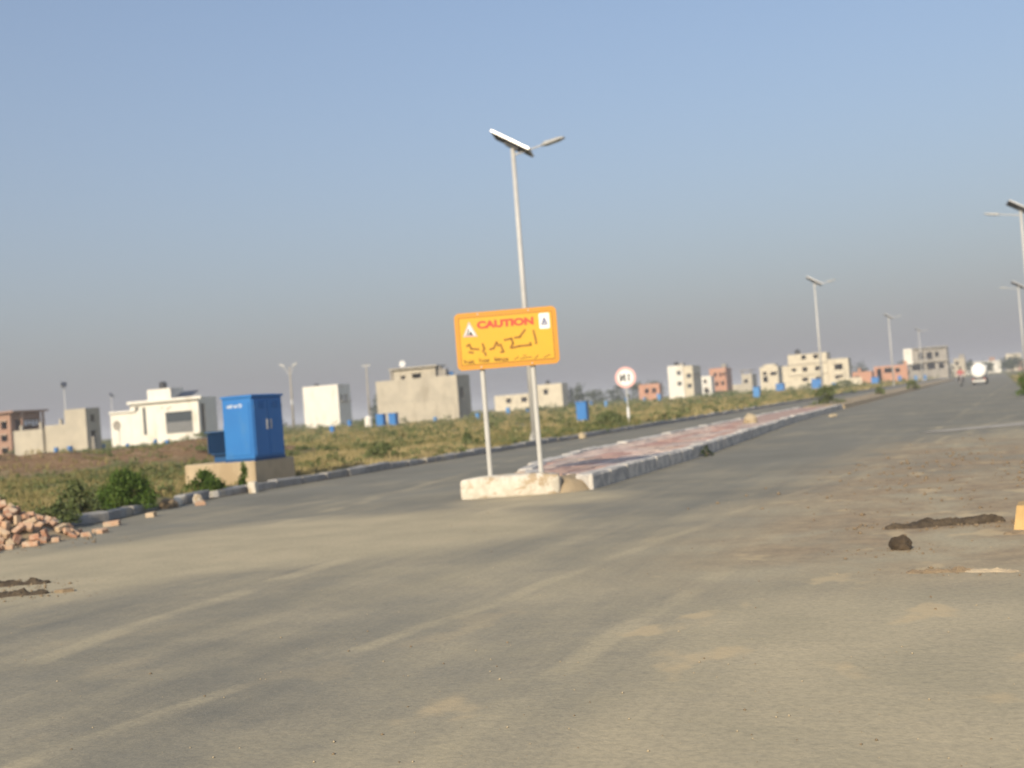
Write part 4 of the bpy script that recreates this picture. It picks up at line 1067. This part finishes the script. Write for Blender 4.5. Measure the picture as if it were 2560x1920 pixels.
m = MB(); m.box(-2.1, 1.6, -0.6, 5, 6.2, 6.45); m.box(-1.6, -1.3, 0.2, 0.5, 4.8, 6.2); m.box(0.8, 1.1, 0.2, 0.5, 4.8, 6.2); m.build('roof_canopy', 'cement_dark', t)
m = MB(); m.box(-5.5, -1.72, 0, 0.25, BZ, 2.6); m.build('yard_wall', 'cement', t)
t, O = house('small_house', 'beige two-storey house left of the cream unfinished house', -54, 302)
block(t, O, -56.3, -51.75, 302.1, 311, BZ, 6.4, 'cream_plaster', [(-55.6, -54.4, 2.5, 3.9, 'o'), (-53.7, -52.1, 4.1, 4.95, 'o'), (-55.6, -54.6, 4.3, 5.1, 'o')], [(305, 306.5, 4, 5.2, 'o')])
m = MB(); m.box(-1.4, 1.6, 0.6, 4, 5.95, 7.0); m.build('roof_room', 'cream_plaster', t)
# cream unfinished
t, O = house('cream_house', 'large cream unfinished house with rows of dark window openings', -38, 275.3)
block(t, O, -44.7, -36.0, 275.3, 282, BZ, 8.13, 'cream_plaster', [(-41.65, -40.6, 6.9, 7.8, 'o'), (-38.95, -37.9, 6.9, 7.8, 'o'), (-41.6, -40.5, 4.1, 5.1, 'o'), (-38.75, -37.65, 4.1, 5.1, 'o'), (-41.8, -40.5, 1.9, 2.75, 'o'), (-38.75, -37.65, 1.7, 2.75, 'o'), (-44.0, -43.0, 4.3, 5.0, 'o')], [(277, 278.5, 6.6, 7.7, 'o')], 0.15)
block(t, O, -35.98, -31.4, 275.6, 281.5, BZ, 6.47, 'cream_plaster', [(-34.5, -32.7, 3.95, 5.2, 'o'), (-34.5, -32.75, 1.8, 2.7, 'o')], [(277, 278.5, 3.9, 5.2, 'o')], 0.5)
for z_ in (3.35, 5.85):
    m = MB(); m.box(-44.8 - O[0], -35.95 - O[0], -0.25, -0.004, z_, z_ + 0.18); m.build('floor_band', 'cement', t)
m = MB(); m.box(-46.2 - O[0], -44.75 - O[0], 0.1, 0.4, BZ, 5.7); m.build('side_wall', 'cream_plaster', t)
m = MB(); m.box(-35.0 - O[0], -28.5 - O[0], -2.0, -1.75, BZ, 1.9); m.build('yard_wall', 'cream_plaster', t)
for k_ in range(4):
    m = MB(); m.cyl((-44.3 - O[0] + k_ * 2.7, 0.3, 8.1), (-44.3 - O[0] + k_ * 2.7, 0.3, 8.75), 0.06, 0.06, 6); m.build('rebar_stub', 'cement_dark', t)
t, O = house('brick_ruin', 'left low orange brick ruin right of the cream house', -31, 311.4)
block(t, O, -34.8, -30.0, 311.4, 317, BZ, 3.3, 'bw_orange', [(-34.0, -33.2, 0.6, 2.3, 'o')], (), 0.2)
m = MB(); m.box(-2.2, -1.6, 0.02, 0.4, 3.3, 4.2); m.build('column_stub', 'bw_orange', t)
t, O = house('brick_ruin', 'right low orange brick ruin with wide openings below the third lamp post', -26, 313.6)
block(t, O, -29.6, -22.3, 313.6, 323, BZ, 4.3, 'bw_orange', [(-28.9, -27.75, 0.4, 3.7, 'o'), (-27.1, -25.2, 2.5, 3.7, 'o'), (-24.4, -23.3, 2.5, 3.5, 'o')], (), 0.2)
m = MB(); m.box(3.72, 4.5, 0.0, 0.5, BZ, 5.2); m.build('column', 'bw_orange', t)
t, O = house('grey_building', 'grey unfinished three-storey building with open bays and a white stair tower', -18, 349)
block(t, O, -23.5, -13.2, 349.2, 361, BZ, 8.65, 'cement_dark', [(-20.7, -19.4, 5.6, 7.7, 'o'), (-18.6, -17.1, 5.6, 7.5, 'o'), (-16.3, -15.4, 6.0, 7.4, 'o'), (-22.6, -19.5, 2.7, 4.2, 'o'), (-18.6, -16.5, 2.7, 4.4, 'o'), (-15.6, -14.2, 2.7, 4.2, 'o')], [(351, 353, 5.6, 7.6, 'o')], 0.15, roof='cement_dark')
block(t, O, -24.6, -22.3, 348.3, 349.15, 4.5, 8.9, 'white_plaster', (), (), 0.1)
for z_ in (4.75, 8.66):
    m = MB(); m.box(-4.0, 5.3, -0.7, 0.15, z_, z_ + 0.2); m.build('slab_edge', 'cement', t)
t, O = house('small_house', 'narrow grey house to the right of the grey unfinished building', -11, 368)
block(t, O, -12.3, -9.2, 368.2, 378, BZ, 5.3, 'cement', [(-11.8, -11.0, 3.4, 4.4, 'o')])
m = MB(); m.box(0.2, 1.7, 0.6, 6, 4.9, 6.4); m.build('stair_head', 'cement_dark', t)
t, O = house('white_house', 'long low white house at the end of the road', -6, 520)
block(t, O, -13.5, 0.5, 520, 530, BZ, 4.9, 'white_plaster', [(-11, -9.4, 2.2, 3.6, 'g'), (-6, -4.4, 2.2, 3.6, 'g')])
m = MB(); m.box(2.2, 4.4, 1, 4, 4.5, 6.4); m.build('stair_head', 'bw_brown', t)
t, O = house('far_house', 'far pale block behind the white tanker', -16, 580)
block(t, O, -22.0, -14.5, 580, 588, BZ, 5.5, 'cement', [(-20.5, -19, 3.0, 4.2, 'o'), (-17.5, -16, 3.0, 4.2, 'o')])
t, O = house('far_house', 'far reddish low house at the right edge of the road end', 11, 500)
block(t, O, 6.5, 14.0, 500, 508, BZ, 3.8, 'bw_brown', [(8, 9.2, 1.6, 2.8, 'o')])
t, O = house('white_house', 'cream house above the trees at the right edge of the picture', 5, 540)
block(t, O, 2.6, 8.6, 540, 548, BZ, 7.4, 'cream_plaster', [(3.6, 4.8, 4.6, 5.8, 'g'), (6.0, 7.2, 4.6, 5.8, 'g')])

# trees by the houses
TG = 'trees among the plots'
for k_, (x, y, h, r_, lab) in enumerate([(-127.5, 190, 4.2, 2.0, 'dark tree at the left foot of the plain white house'), (-116.5, 212.0, 5.6, 2.4, 'dark tree at the foot of the bare pale pole'),
    (-96.5, 276.0, 5.6, 2.4, 'dark tree against the right side of the beige house'), (-108.5, 325, 4.2, 4.0, 'leftmost tree of the far row behind the round sign'), (-102.5, 327, 4.8, 3.6, 'second tree of the far row behind the round sign'),
    (-97.0, 329, 5.2, 3.8, 'tree of the far row just left of the round sign'), (-92.5, 331, 5.2, 3.2, 'tree of the far row just right of the round sign'), (-78.5, 315, 5.4, 3.0, 'dark tree between the low brick house and the tall white house'),
    (-36.0, 345, 6.0, 3.4, 'dark tree behind the left orange brick ruin'), (3.6, 385, 5.2, 4.0, 'dark tree at the far end of the road on the right'), (-4.0, 400, 4.0, 2.6, 'small tree behind the white tanker')]):
    tree('tree', lab, (x, y, 0.05), h, r_, 40 + k_, 'leaf_dark', 900, 0.30, TG, 0.12)
for k_, (x, y, h, r_, lab) in enumerate([(-9.5, 470, 4.6, 3.6, 'low tree left of the long white house at the end of the road'), (4.2, 480, 5.0, 4.2, 'low tree right of the long white house at the end of the road'), (9.0, 420, 4.6, 3.6, 'low tree at the far right edge below the cream house'),
    (-17.5, 420, 5.0, 3.6, 'low tree behind the narrow grey house'), (-27.0, 400, 6.4, 4.2, 'tree showing above the right orange brick ruin')]):
    tree('tree', lab, (x, y, 0.05), h, r_, 140 + k_, 'leaf_dark', 800, 0.36, TG, 0.1)
def roof_tank(x, y, z, r, label, mat='plastic_black'):
    t = thing('water_tank', label, 'water tank', (x, y, z), 0, 'roof water tanks')
    m = MB(); m.box(-r, r, -r, r, 0, 0.35); m.build('stand', 'cement_dark', t)
    m = MB(); m.cyl((0, 0, 0.35), (0, 0, 0.35 + 1.5 * r), r, r, 14); m.cyl((0, 0, 0.35 + 1.5 * r), (0, 0, 0.35 + 1.9 * r), r, 0.3 * r, 14); m.build('body', mat, t)
roof_tank(-127.0, 205.2, 7.43, 0.6, 'dark tank on the roof of the plain white house')
roof_tank(-64.6, 136.4, 5.04, 0.5, 'pale blue tank on the roof of the large grey house', 'blue_pale')
roof_tank(-43.0, 279.0, 7.98, 0.6, 'dark tank on the roof of the cream unfinished house')
roof_tank(-102.0, 270.5, 5.58, 0.55, 'dark tank on the roof of the beige house')
roof_tank(-69.0, 268.0, 7.27, 0.55, 'dark tank on the roof of the tall narrow white house')
roof_tank(-11.0, 524.0, 4.45, 0.8, 'dark tank on the long white house at the end of the road')
for k_, (x, y, rx, h, lab) in enumerate([(-66.5, 88.0, 2.6, 0.95, 'dark green thicket in front of the big white house'), (-60.5, 87.0, 1.6, 0.7, 'low green thicket left of the blue cabinet'), (-97.0, 97.0, 2.2, 0.8, 'low scrub below the grey boundary wall'),
    (-72.0, 128.0, 2.4, 1.0, 'low scrub at the foot of the plain white house'), (-44.5, 205.0, 3.0, 1.1, 'low scrub below the tall white house'), (-34.0, 232.0, 2.6, 1.3, 'scrub in front of the left end of the cream house'),
    (-22.4, 190.0, 2.0, 1.3, 'scrub at the right end of the cream house'), (-19.0, 150.0, 1.2, 0.9, 'small bush on the verge under the cream house')]):
    bush('thicket', lab, 'bush', (x, y, 0.05), rx, rx * 0.6, h, 1300, 0.11, 'leaf_dull', 60 + k_, 30)

# ------------------------------------------------------------------ motorcyclist and tanker far down the road
mc = thing('motorcycle', 'small dark red motorcycle on the far carriageway', 'motorcycle', (-3.3, 113.5, 0.0), R(4))
for y_ in (-0.62, 0.62):
    w_o = MB().wheel((0, y_, 0.30), (1, 0, 0), 0.30, 0.05, 20).build('wheel', 'tyre', mc, smooth=True)
    m = MB(); m.cyl((-0.03, y_, 0.30), (0.03, y_, 0.30), 0.07, 0.07, 10)
    for k_ in range(6):
        a = math.pi * k_ / 3; m.cyl((0, y_, 0.3), (0, y_ + 0.22 * math.cos(a), 0.3 + 0.22 * math.sin(a)), 0.008, 0.008, 4)
    m.build('hub', 'steel', w_o)
m = MB(); m.path([(0, -0.40, 0.92), (0, 0.05, 0.62), (0, 0.62, 0.34)], 0.028); m.path([(0, 0.05, 0.62), (0, 0.0, 0.32), (0, 0.62, 0.30)], 0.025); m.build('frame', 'plastic_black', mc)
m = MB(); m.box(-0.11, 0.11, -0.14, 0.14, 0.24, 0.52); m.build('engine', 'steel', mc, bevel=0.03)
m = MB(); m.box(-0.12, 0.12, -0.32, 0.08, 0.68, 0.88); m.build('fuel_tank', 'bikepaint', mc, bevel=0.06)
m = MB(); m.box(-0.11, 0.11, 0.10, 0.72, 0.72, 0.82); m.build('seat', 'plastic_black', mc, bevel=0.03)
m = MB(); m.path([(0, -0.36, 0.98), (0, -0.62, 0.30)], 0.035); m.build('fork', 'steel', mc)
m = MB(); m.path([(-0.36, -0.22, 1.02), (-0.12, -0.36, 1.0), (0.12, -0.36, 1.0), (0.36, -0.22, 1.02)], 0.018); m.build('handlebar', 'steel', mc)
m = MB(); m.cyl((0, -0.50, 0.90), (0, -0.38, 0.90), 0.09, 0.07, 14); m.build('headlight', 'lens', mc)
m = MB(); m.box(-0.06, 0.06, -0.92, -0.36, 0.60, 0.625); m.build('mudguard', 'bikepaint', mc, bevel=0.01)
pe = thing('person', 'rider in a reddish shirt sitting on the far motorcycle', 'person', (-3.3, 113.5, 0.0), R(4))
J = {'pel': (0, 0.25, 0.88), 'chest': (0, 0.16, 1.22), 'neck': (0, 0.12, 1.42), 'head0': (0, 0.09, 1.50), 'head1': (0, 0.08, 1.66)}
vs, es, rad = [], [], []
def jv(p, r): vs.append(p); rad.append(r); return len(vs) - 1
a0 = jv(J['pel'], .15); a1 = jv(J['chest'], .17); a2 = jv(J['neck'], .06); a3 = jv(J['head0'], .085); a4 = jv(J['head1'], .095); es += [(a0, a1), (a1, a2), (a2, a3), (a3, a4)]
for s_ in (-1, 1):
    b1 = jv((s_ * 0.20, 0.15, 1.34), .065); b2 = jv((s_ * 0.30, 0.0, 1.12), .05); b3 = jv((s_ * 0.33, -0.20, 1.05), .035); es += [(a1, b1), (b1, b2), (b2, b3)]
    c1 = jv((s_ * 0.13, 0.20, 0.84), .10); c2 = jv((s_ * 0.20, -0.16, 0.74), .075); c3 = jv((s_ * 0.17, 0.08, 0.36), .05); c4 = jv((s_ * 0.17, -0.08, 0.30), .04); es += [(a0, c1), (c1, c2), (c2, c3), (c3, c4)]
me = bpy.data.meshes.new('body'); me.from_pydata(vs, es, [])
bo_ = bpy.data.objects.new('body', me); COL.objects.link(bo_); bo_.parent = pe
sk = bo_.modifiers.new('skin', 'SKIN'); 
for k_, v in enumerate(me.skin_vertices[0].data): v.radius = (rad[k_], rad[k_]); v.use_root = (k_ == 0)
bo_.modifiers.new('sub', 'SUBSURF').levels = 1
n = NT('rider_clothes', 0.9, 0, 0.2)
tc = n.t.nodes.new('ShaderNodeTexCoord'); sp = n.t.nodes.new('ShaderNodeSeparateXYZ'); n.link(tc.outputs['Object'], sp.inputs[0])
col = n.mix(n.ramp(sp.outputs[2], 0.93, 0.95), (0.07, 0.065, 0.07), (0.42, 0.13, 0.13)); col = n.mix(n.ramp(sp.outputs[2], 1.44, 1.45), col, (0.33, 0.20, 0.13)); n.color(col)
me.materials.append(n.m)
hm = MB()
for i in range(7):
    for j in range(12):
        th_, ph = math.pi * 0.60 * i / 6, 2 * math.pi * j / 12
        hm.v.append((0.108 * math.sin(th_) * math.cos(ph), 0.09 + 0.118 * math.sin(th_) * math.sin(ph), 1.62 + 0.125 * math.cos(th_)))
for i in range(6):
    for j in range(12): hm.f.append((i * 12 + j, i * 12 + (j + 1) % 12, (i + 1) * 12 + (j + 1) % 12, (i + 1) * 12 + j))
hm.build('hair', 'hair', pe, smooth=True)

tn = thing('tanker', 'small white tanker with a round tank end far down the road', 'tanker', (-1.85, 117.0, 0.0), R(-2))
m = MB(); m.cyl((0, 0, 1.28), (0, 3.0, 1.28), 0.64, 0.64, 32); m.cyl((0, 0, 1.28), (0, -0.10, 1.28), 0.64, 0.45, 32); tb = m.build('tank', 'tank_white', tn)
m = MB(); m.cyl((0, 1.5, 1.9), (0, 1.5, 2.02), 0.2, 0.2, 16); m.build('hatch', 'steel', tb)
for y_ in (0.25, 1.5, 2.75):
    m = MB(); m.cyl((0, y_ - .03, 1.28), (0, y_ + .03, 1.28), 0.652, 0.652, 32); m.build('band', 'steel_white', tb)
m = MB(); m.box(-0.42, 0.42, 0.0, 3.3, 0.46, 0.64); m.build('chassis', 'plastic_black', tn)
m = MB(); m.box(-0.58, 0.58, -0.18, -0.06, 0.22, 0.44); m.build('bumper', 'steel_white', tn, bevel=0.02)
for s_ in (-1, 1):
    for y_ in (0.75, 2.6):
        m = MB().wheel((s_ * 0.55, y_, 0.30), (1, 0, 0), 0.30, 0.09, 20); w_o = m.build('wheel', 'tyre', tn, smooth=True)
        m = MB(); m.cyl((s_ * 0.55 - .06, y_, 0.3), (s_ * 0.55 + .06, y_, 0.3), 0.15, 0.15, 14); m.build('rim', 'steel', w_o)
    m = MB(); m.box(s_ * 0.5 - 0.07, s_ * 0.5 + 0.07, -0.20, -0.18, 0.46, 0.54); m.build('tail_light', 'sign_red', tn)
m = MB(); m.box(-0.6, 0.6, 3.1, 4.3, 0.5, 1.75); m.build('cab', 'tank_white', tn, bevel=0.1)

# ------------------------------------------------------------------ heap of bricks at the left corner
hc = MB(); N = 17; vs = []
HX, HY = -12.42, 11.25
def heap(x, y):
    u, v = (x - HX) / 1.55, (y - HY) / 0.95
    c, s_ = math.cos(R(35)), math.sin(R(35))
    u, v = ((x - HX) * c + (y - HY) * s_) / 1.45, (-(x - HX) * s_ + (y - HY) * c) / 0.9
    return 0.80 * max(0, 1 - math.hypot(u, v)) ** 0.9
for j in range(N):
    for i in range(N):
        x, y = HX + (i / (N - 1) * 2 - 1) * 1.6, HY + (j / (N - 1) * 2 - 1) * 1.4
        vs.append((x, y, heap(x, y) * 0.82 - 0.02 + 0.015 * noise.noise((x * 4, y * 4, 0))))
hc.add(vs, [(j * N + i, j * N + i + 1, (j + 1) * N + i + 1, (j + 1) * N + i) for j in range(N - 1) for i in range(N - 1)])
o = hc.build('rubble_heap', 'soil', smooth=True); tag(o, 'heap of soil and brick dust under the loose bricks at the left edge', 'rubble heap')
def brick_mesh(L, W, H, seed, mat='brick'):
    r2 = random.Random(seed)
    m = MB(); m.box(-L / 2, L / 2, -W / 2, W / 2, -H / 2, H / 2)
    me = m.mesh('brick'); bm = bmesh.new(); bm.from_mesh(me)
    bmesh.ops.bevel(bm, geom=bm.edges[:], offset=0.007, segments=1, affect='EDGES')
    cut = r2.choice((None, None, 0.25, 0.1))
    if cut is not None:
        pn = Vector((1, r2.uniform(-.5, .5), r2.uniform(-.6, .6))).normalized()
        res = bmesh.ops.bisect_plane(bm, geom=bm.verts[:] + bm.edges[:] + bm.faces[:], plane_co=(L * cut, 0, 0), plane_no=pn, clear_outer=True)
        bmesh.ops.holes_fill(bm, edges=[e for e in bm.edges if e.is_boundary])
    for v in bm.verts: v.co += Vector([r2.uniform(-.003, .003) for _ in range(3)])
    bm.to_mesh(me); bm.free(); me.materials.append(M[mat]); return me
BR = [brick_mesh(0.228, 0.11, 0.072, s) for s in range(8)]
placed = []; tries = 0
r3 = random.Random(11)
while len(placed) < 230 and tries < 16000:
    tries += 1
    x, y = HX + r3.uniform(-1.4, 1.4), HY + r3.uniform(-1.25, 1.25)
    z = heap(x, y)
    if z < 0.02 and r3.random() < 0.75: continue
    if any((x - a) ** 2 + (y - b) ** 2 < 0.085 ** 2 for a, b in placed): continue
    e = 0.05
    gx, gy = (heap(x + e, y) - heap(x - e, y)) / (2 * e), (heap(x, y + e) - heap(x, y - e)) / (2 * e)
    nrm = Vector((-gx, -gy, 1)).normalized()
    qn = nrm.rotation_difference(Vector((0, 0, 1))).inverted()
    steep = 1 if z > 0.06 else 0.1
    q = qn @ Vector((0, 0, 1)).rotation_difference(Vector((r3.gauss(0, .55) * steep, r3.gauss(0, .55) * steep, 1))) 
    if r3.random() < 0.35 and z > 0.08: q = q @ Matrix.Rotation(R(r3.choice((70, 90))), 3, r3.choice('XY')).to_quaternion()
    q = q @ Matrix.Rotation(r3.uniform(0, math.pi), 3, 'Z').to_quaternion()
    o = bpy.data.objects.new('brick', r3.choice(BR)); COL.objects.link(o)
    k_ = r3.uniform(0.62, 0.95); o.scale = (k_ * r3.uniform(0.7, 1.0), k_, k_)
    o.location = (x, y, max(z * 0.9 + 0.025, 0.028)); o.rotation_mode = 'QUATERNION'; o.rotation_quaternion = q
    tag(o, 'loose clay brick in the heap at the left edge of the road', 'brick', 'bricks in the roadside heap'); placed.append((x, y))
def single_brick(loc, rz, label, mat='brick', scale=1.0, k=0):
    o = link_copy(brick_mesh(0.228, 0.11, 0.072, 90 + k, mat), 'brick', None, loc, (R(3), R(-4), rz), (scale,) * 3)
    tag(o, label, 'brick'); return o
single_brick((-11.75, 13.3, 0.036), 0.4, 'yellowish brick lying just right of the brick heap', k=1)
single_brick((-12.0, 14.5, 0.036), 0.2, 'single yellowish brick lying on the road below the round bush', k=2)
single_brick((-12.55, 16.4, 0.036), 0.7, 'reddish brick fallen in the gap of the left kerb', k=3)
def stone(name, label, loc, size, seed, mat, flat=0.6, cat='stone'):
    me = bpy.data.meshes.new(name); bm = bmesh.new(); bmesh.ops.create_icosphere(bm, subdivisions=3, radius=1.0)
    for v in bm.verts:
        p = v.co.copy(); q = 1 + 0.28 * noise.noise(p * 1.3 + Vector((seed * 3.1, 0, 0))) + 0.12 * noise.noise(p * 3.5 + Vector((0, seed, 0))) + 0.06 * noise.noise(p * 8 + Vector((0, seed, 0)))
        v.co = Vector((p.x * size[0], p.y * size[1], p.z * size[2])) * q
        if v.co.z < -size[2] * 0.45: v.co.z = -size[2] * 0.45
    bm.to_mesh(me); bm.free(); me.materials.append(M[mat])
    o = bpy.data.objects.new(name, me); COL.objects.link(o); o.location = (loc[0], loc[1], loc[2] + size[2] * 0.43)
    return tag(o, label, cat)
stone('stone', 'pale stone left of two in the gap of the left kerb', (-13.2, 16.55, 0), (0.11, 0.09, 0.10), 1, 'whitewash')
stone('stone', 'pale stone right of two in the gap of the left kerb', (-13.05, 16.95, 0), (0.09, 0.08, 0.11), 2, 'whitewash')
stone('stone', 'brown earth clod at the broken end of the left kerb', (-13.0, 16.1, 0), (0.16, 0.14, 0.12), 3, 'brownlump')
sb = MB(); sb.box(-0.075, 0.075, -0.075, 0.075, -0.05, 0.21)
o = sb.build('marker_stub', 'whitewash', None, bevel=0.02); o.location = (-13.22, 18.85, 0); o.rotation_euler = (R(2), R(-3), R(12)); tag(o, 'short pale concrete stub standing at the left kerb by the plinth', 'marker')
stone('stone', 'pale stone lying on the far side of the left carriageway', (-13.1, 37.6, 0), (0.13, 0.13, 0.15), 4, 'sand')
stone('stone', 'pale yellow stone lying on the pink median paving', (-7.1, 35.9, 0.2), (0.20, 0.20, 0.20), 5, 'sand')
stone('stone', 'small pale stone on the road beside the median kerb', (-5.7, 44.0, 0), (0.16, 0.16, 0.07), 6, 'sand')
# broken lumps on the right foreground
stone('asphalt_lump', 'small dark triangular clod on the road at right', (-0.765, 9.0, 0), (0.078, 0.06, 0.072), 7, 'darkclod', cat='clod')
def slab(name, label, P, th, mat, seed, cat='slab'):
    m = MB(); k = len(P); r2 = random.Random(seed); c = Vector((sum(p[0] for p in P) / k, sum(p[1] for p in P) / k))
    top = [(c.x + (x - c.x) * 0.86, c.y + (y - c.y) * 0.8, th * r2.uniform(0.75, 1.15)) for x, y in P]
    m.add([(x, y, -0.01) for x, y in P] + top + [(c.x, c.y, th)], [(i, (i + 1) % k, (i + 1) % k + k, i + k) for i in range(k)] + [(i + k, (i + 1) % k + k, 2 * k) for i in range(k)])
    return tag(m.build(name, mat, None), label, cat)
def ridge(name, label, p0, p1, w, h0, h1, mat, seed, cat='slab'):
    a, b = Vector(p0), Vector(p1); t = (b - a); L = t.length; t.normalize(); s_ = Vector((-t.y, t.x))
    nu, nv = 36, 11; vs = []
    for i in range(nu):
        u = i / (nu - 1); env = (1 - abs(2 * u - 1) ** 6) ** 0.5; h = (h0 + (h1 - h0) * u) * env * (0.85 + 0.5 * noise.noise((u * 7, seed, 0)))
        wob = 0.35 * w * noise.noise((u * 4, seed, 5)); ww = w * env * (0.8 + 0.5 * noise.noise((u * 5, seed, 9))) + 0.01
        for j in range(nv):
            v = j / (nv - 1) * 2 - 1
            prof = max(0, 1 - abs(v) ** 2.2) * (1 + 0.45 * noise.noise((u * 14, v * 3, seed)) + 0.3 * noise.noise((u * 34, v * 7, seed)))
            p = a + t * (u * L) + s_ * (wob + v * ww)
            vs.append((p.x, p.y, max(-0.006, h * prof - 0.004)))
    m = MB(); m.add(vs, [(i * nv + j, (i + 1) * nv + j, (i + 1) * nv + j + 1, i * nv + j + 1) for i in range(nu - 1) for j in range(nv - 1)])
    return tag(m.build(name, mat), label, cat)
ridge('asphalt_ridge', 'long dark broken asphalt ridge across the right foreground', (-1.0, 10.22), (-0.05, 10.55), 0.085, 0.05, 0.085, 'asphalt_lump', 1)
slab('concrete_lump', 'yellowish broken block at the right edge of the picture', [(0.0, 9.95), (0.3, 9.9), (0.55, 10.1), (0.5, 10.5), (0.2, 10.6), (0.02, 10.45)], 0.16, 'ochre', 2)
ridge('asphalt_ridge', 'small dark ridge below the yellowish block at the right edge', (-0.08, 9.70), (0.45, 9.78), 0.06, 0.03, 0.04, 'brownlump', 3)
ridge('earth_ridge', 'low brown earth ridge on the sand in the right foreground', (-0.66, 7.92), (-0.24, 7.96), 0.045, 0.024, 0.03, 'brownlump', 4, 'earth')
ridge('sand_streak', 'low streak of yellow sand right of the brown earth ridge', (-0.36, 7.98), (0.02, 7.92), 0.07, 0.02, 0.018, 'sandplaster', 5, 'sand')
ridge('asphalt_ridge', 'upper of two dark ridges at the left edge of the picture', (-8.65, 7.95), (-7.95, 8.17), 0.07, 0.06, 0.045, 'asphalt_lump', 6)
ridge('asphalt_ridge', 'lower of two dark ridges at the left edge of the picture', (-8.1, 7.38), (-7.42, 7.60), 0.07, 0.05, 0.045, 'asphalt_lump', 7)
slab('asphalt_lump', 'small brown clod beside the dark ridges at the left edge', [(-7.40, 7.62), (-7.28, 7.60), (-7.22, 7.68), (-7.3, 7.74), (-7.38, 7.72)], 0.025, 'brownlump', 8, 'clod')

# crumbs of earth on the right shoulder
def crumbs(spots, mat, seed):
    g = np.random.default_rng(seed); V, F = [], []
    base = np.array([(1, 0, 0), (-1, 0, 0), (0, 1, 0), (0, -1, 0), (0, 0, 0.8), (0, 0, -0.4)], float)
    fc = np.array([(0, 2, 4), (2, 1, 4), (1, 3, 4), (3, 0, 4), (2, 0, 5), (1, 2, 5), (3, 1, 5), (0, 3, 5)])
    for x0, y0, rx, ry, n_, s0, s1 in spots:
        for _ in range(n_):
            x, y = x0 + g.normal(0, rx), y0 + g.normal(0, ry); s_ = s0 + (s1 - s0) * g.random() ** 2.5
            q = base * (s_ * g.uniform(0.55, 1.25, (6, 1))); t_ = g.uniform(0, 6.28); c, s2 = math.cos(t_), math.sin(t_)
            q = np.stack([q[:, 0] * c - q[:, 1] * s2 + x, q[:, 0] * s2 + q[:, 1] * c + y, q[:, 2] + s_ * 0.25], 1)
            F.append(fc + 6 * len(V)); V.append(q)
    me = fast_mesh('earth_crumbs', np.concatenate(V), 3, np.concatenate(F)); me.materials.append(M[mat])
    o = bpy.data.objects.new('earth_crumbs', me); COL.objects.link(o); return o
tag(crumbs([(-0.5, 10.35, 0.38, 0.16, 260, 0.004, 0.022), (-0.75, 9.0, 0.2, 0.15, 90, 0.003, 0.014), (-0.3, 7.95, 0.3, 0.1, 120, 0.003, 0.012), (-1.0, 13.5, 0.9, 1.8, 260, 0.006, 0.03), (-0.6, 18, 0.8, 2.5, 200, 0.01, 0.04)], 'brownlump', 81), 'crumbs of brown earth on the right shoulder', 'earth', kind='stuff')
tag(crumbs([(-8.2, 8.0, 0.3, 0.2, 120, 0.004, 0.02), (-7.7, 7.5, 0.35, 0.15, 120, 0.004, 0.018), (-11.4, 11.3, 0.5, 0.5, 260, 0.006, 0.03)], 'brownlump', 82), 'crumbs of earth and brick at the left edge of the road', 'earth', kind='stuff')

# gravel over the junction
def gravel(n, seed, mat, smin, smax):
    g = np.random.default_rng(seed)
    base = np.array([(1, 0, 0), (-1, 0, 0), (0, 1, 0), (0, -1, 0), (0, 0, 0.8), (0, 0, -0.4)], float)
    fc = np.array([(0, 2, 4), (2, 1, 4), (1, 3, 4), (3, 0, 4), (2, 0, 5), (1, 2, 5), (3, 1, 5), (0, 3, 5)])
    V, F = [], []
    while len(V) < n:
        d = 3.8 + 20 * g.random() ** 1.5; a = YAW + g.uniform(-0.46, 0.46)
        x, y = -math.sin(a) * d, math.cos(a) * d
        if inside(x, y) > -0.1 or (-8.6 < x < -5.2 and y > 15): continue
        if g.random() > 0.25 + 0.9 * max(0, noise.noise((x * 0.5, y * 0.5, 40)) + 0.3) + (0.3 if x > -2 else 0): continue
        s_ = smin + (smax - smin) * g.random() ** 3
        q = base * (s_ * g.uniform(0.6, 1.2, (6, 1))); t_ = g.uniform(0, 6.28); c, s2 = math.cos(t_), math.sin(t_)
        q = np.stack([q[:, 0] * c - q[:, 1] * s2 + x, q[:, 0] * s2 + q[:, 1] * c + y, q[:, 2] + s_ * 0.3], 1)
        F.append(fc + 6 * len(V)); V.append(q)
    me = fast_mesh('gravel', np.concatenate(V), 3, np.concatenate(F)); me.materials.append(M[mat])
    o = bpy.data.objects.new('gravel', me); COL.objects.link(o); return o
tag(gravel(600, 5, 'sand', 0.002, 0.008), 'pale grit scattered over the dusty junction', 'gravel', kind='stuff')
tag(gravel(220, 6, 'brownlump', 0.003, 0.011), 'dark grit scattered over the dusty junction', 'gravel', kind='stuff')

# ------------------------------------------------------------------ dusty air over the plots
hz = MB().box(-1510, 1510, -310, 2210, -1.2, 11.6).build('haze', None)
hm_ = bpy.data.materials.new('dusty_air'); hm_.use_nodes = True
ht = hm_.node_tree; ht.nodes.remove(ht.nodes['Principled BSDF'])
pv = ht.nodes.new('ShaderNodeVolumePrincipled')
pv.inputs['Color'].default_value = (0.90, 0.92, 0.96, 1); pv.inputs['Density'].default_value = 0.0008; pv.inputs['Anisotropy'].default_value = 0.0
ht.links.new(pv.outputs[0], ht.nodes['Material Output'].inputs['Volume'])
hz.data.materials.append(hm_); tag(hz, 'thin pale dust haze over the plots', 'haze', kind='stuff')
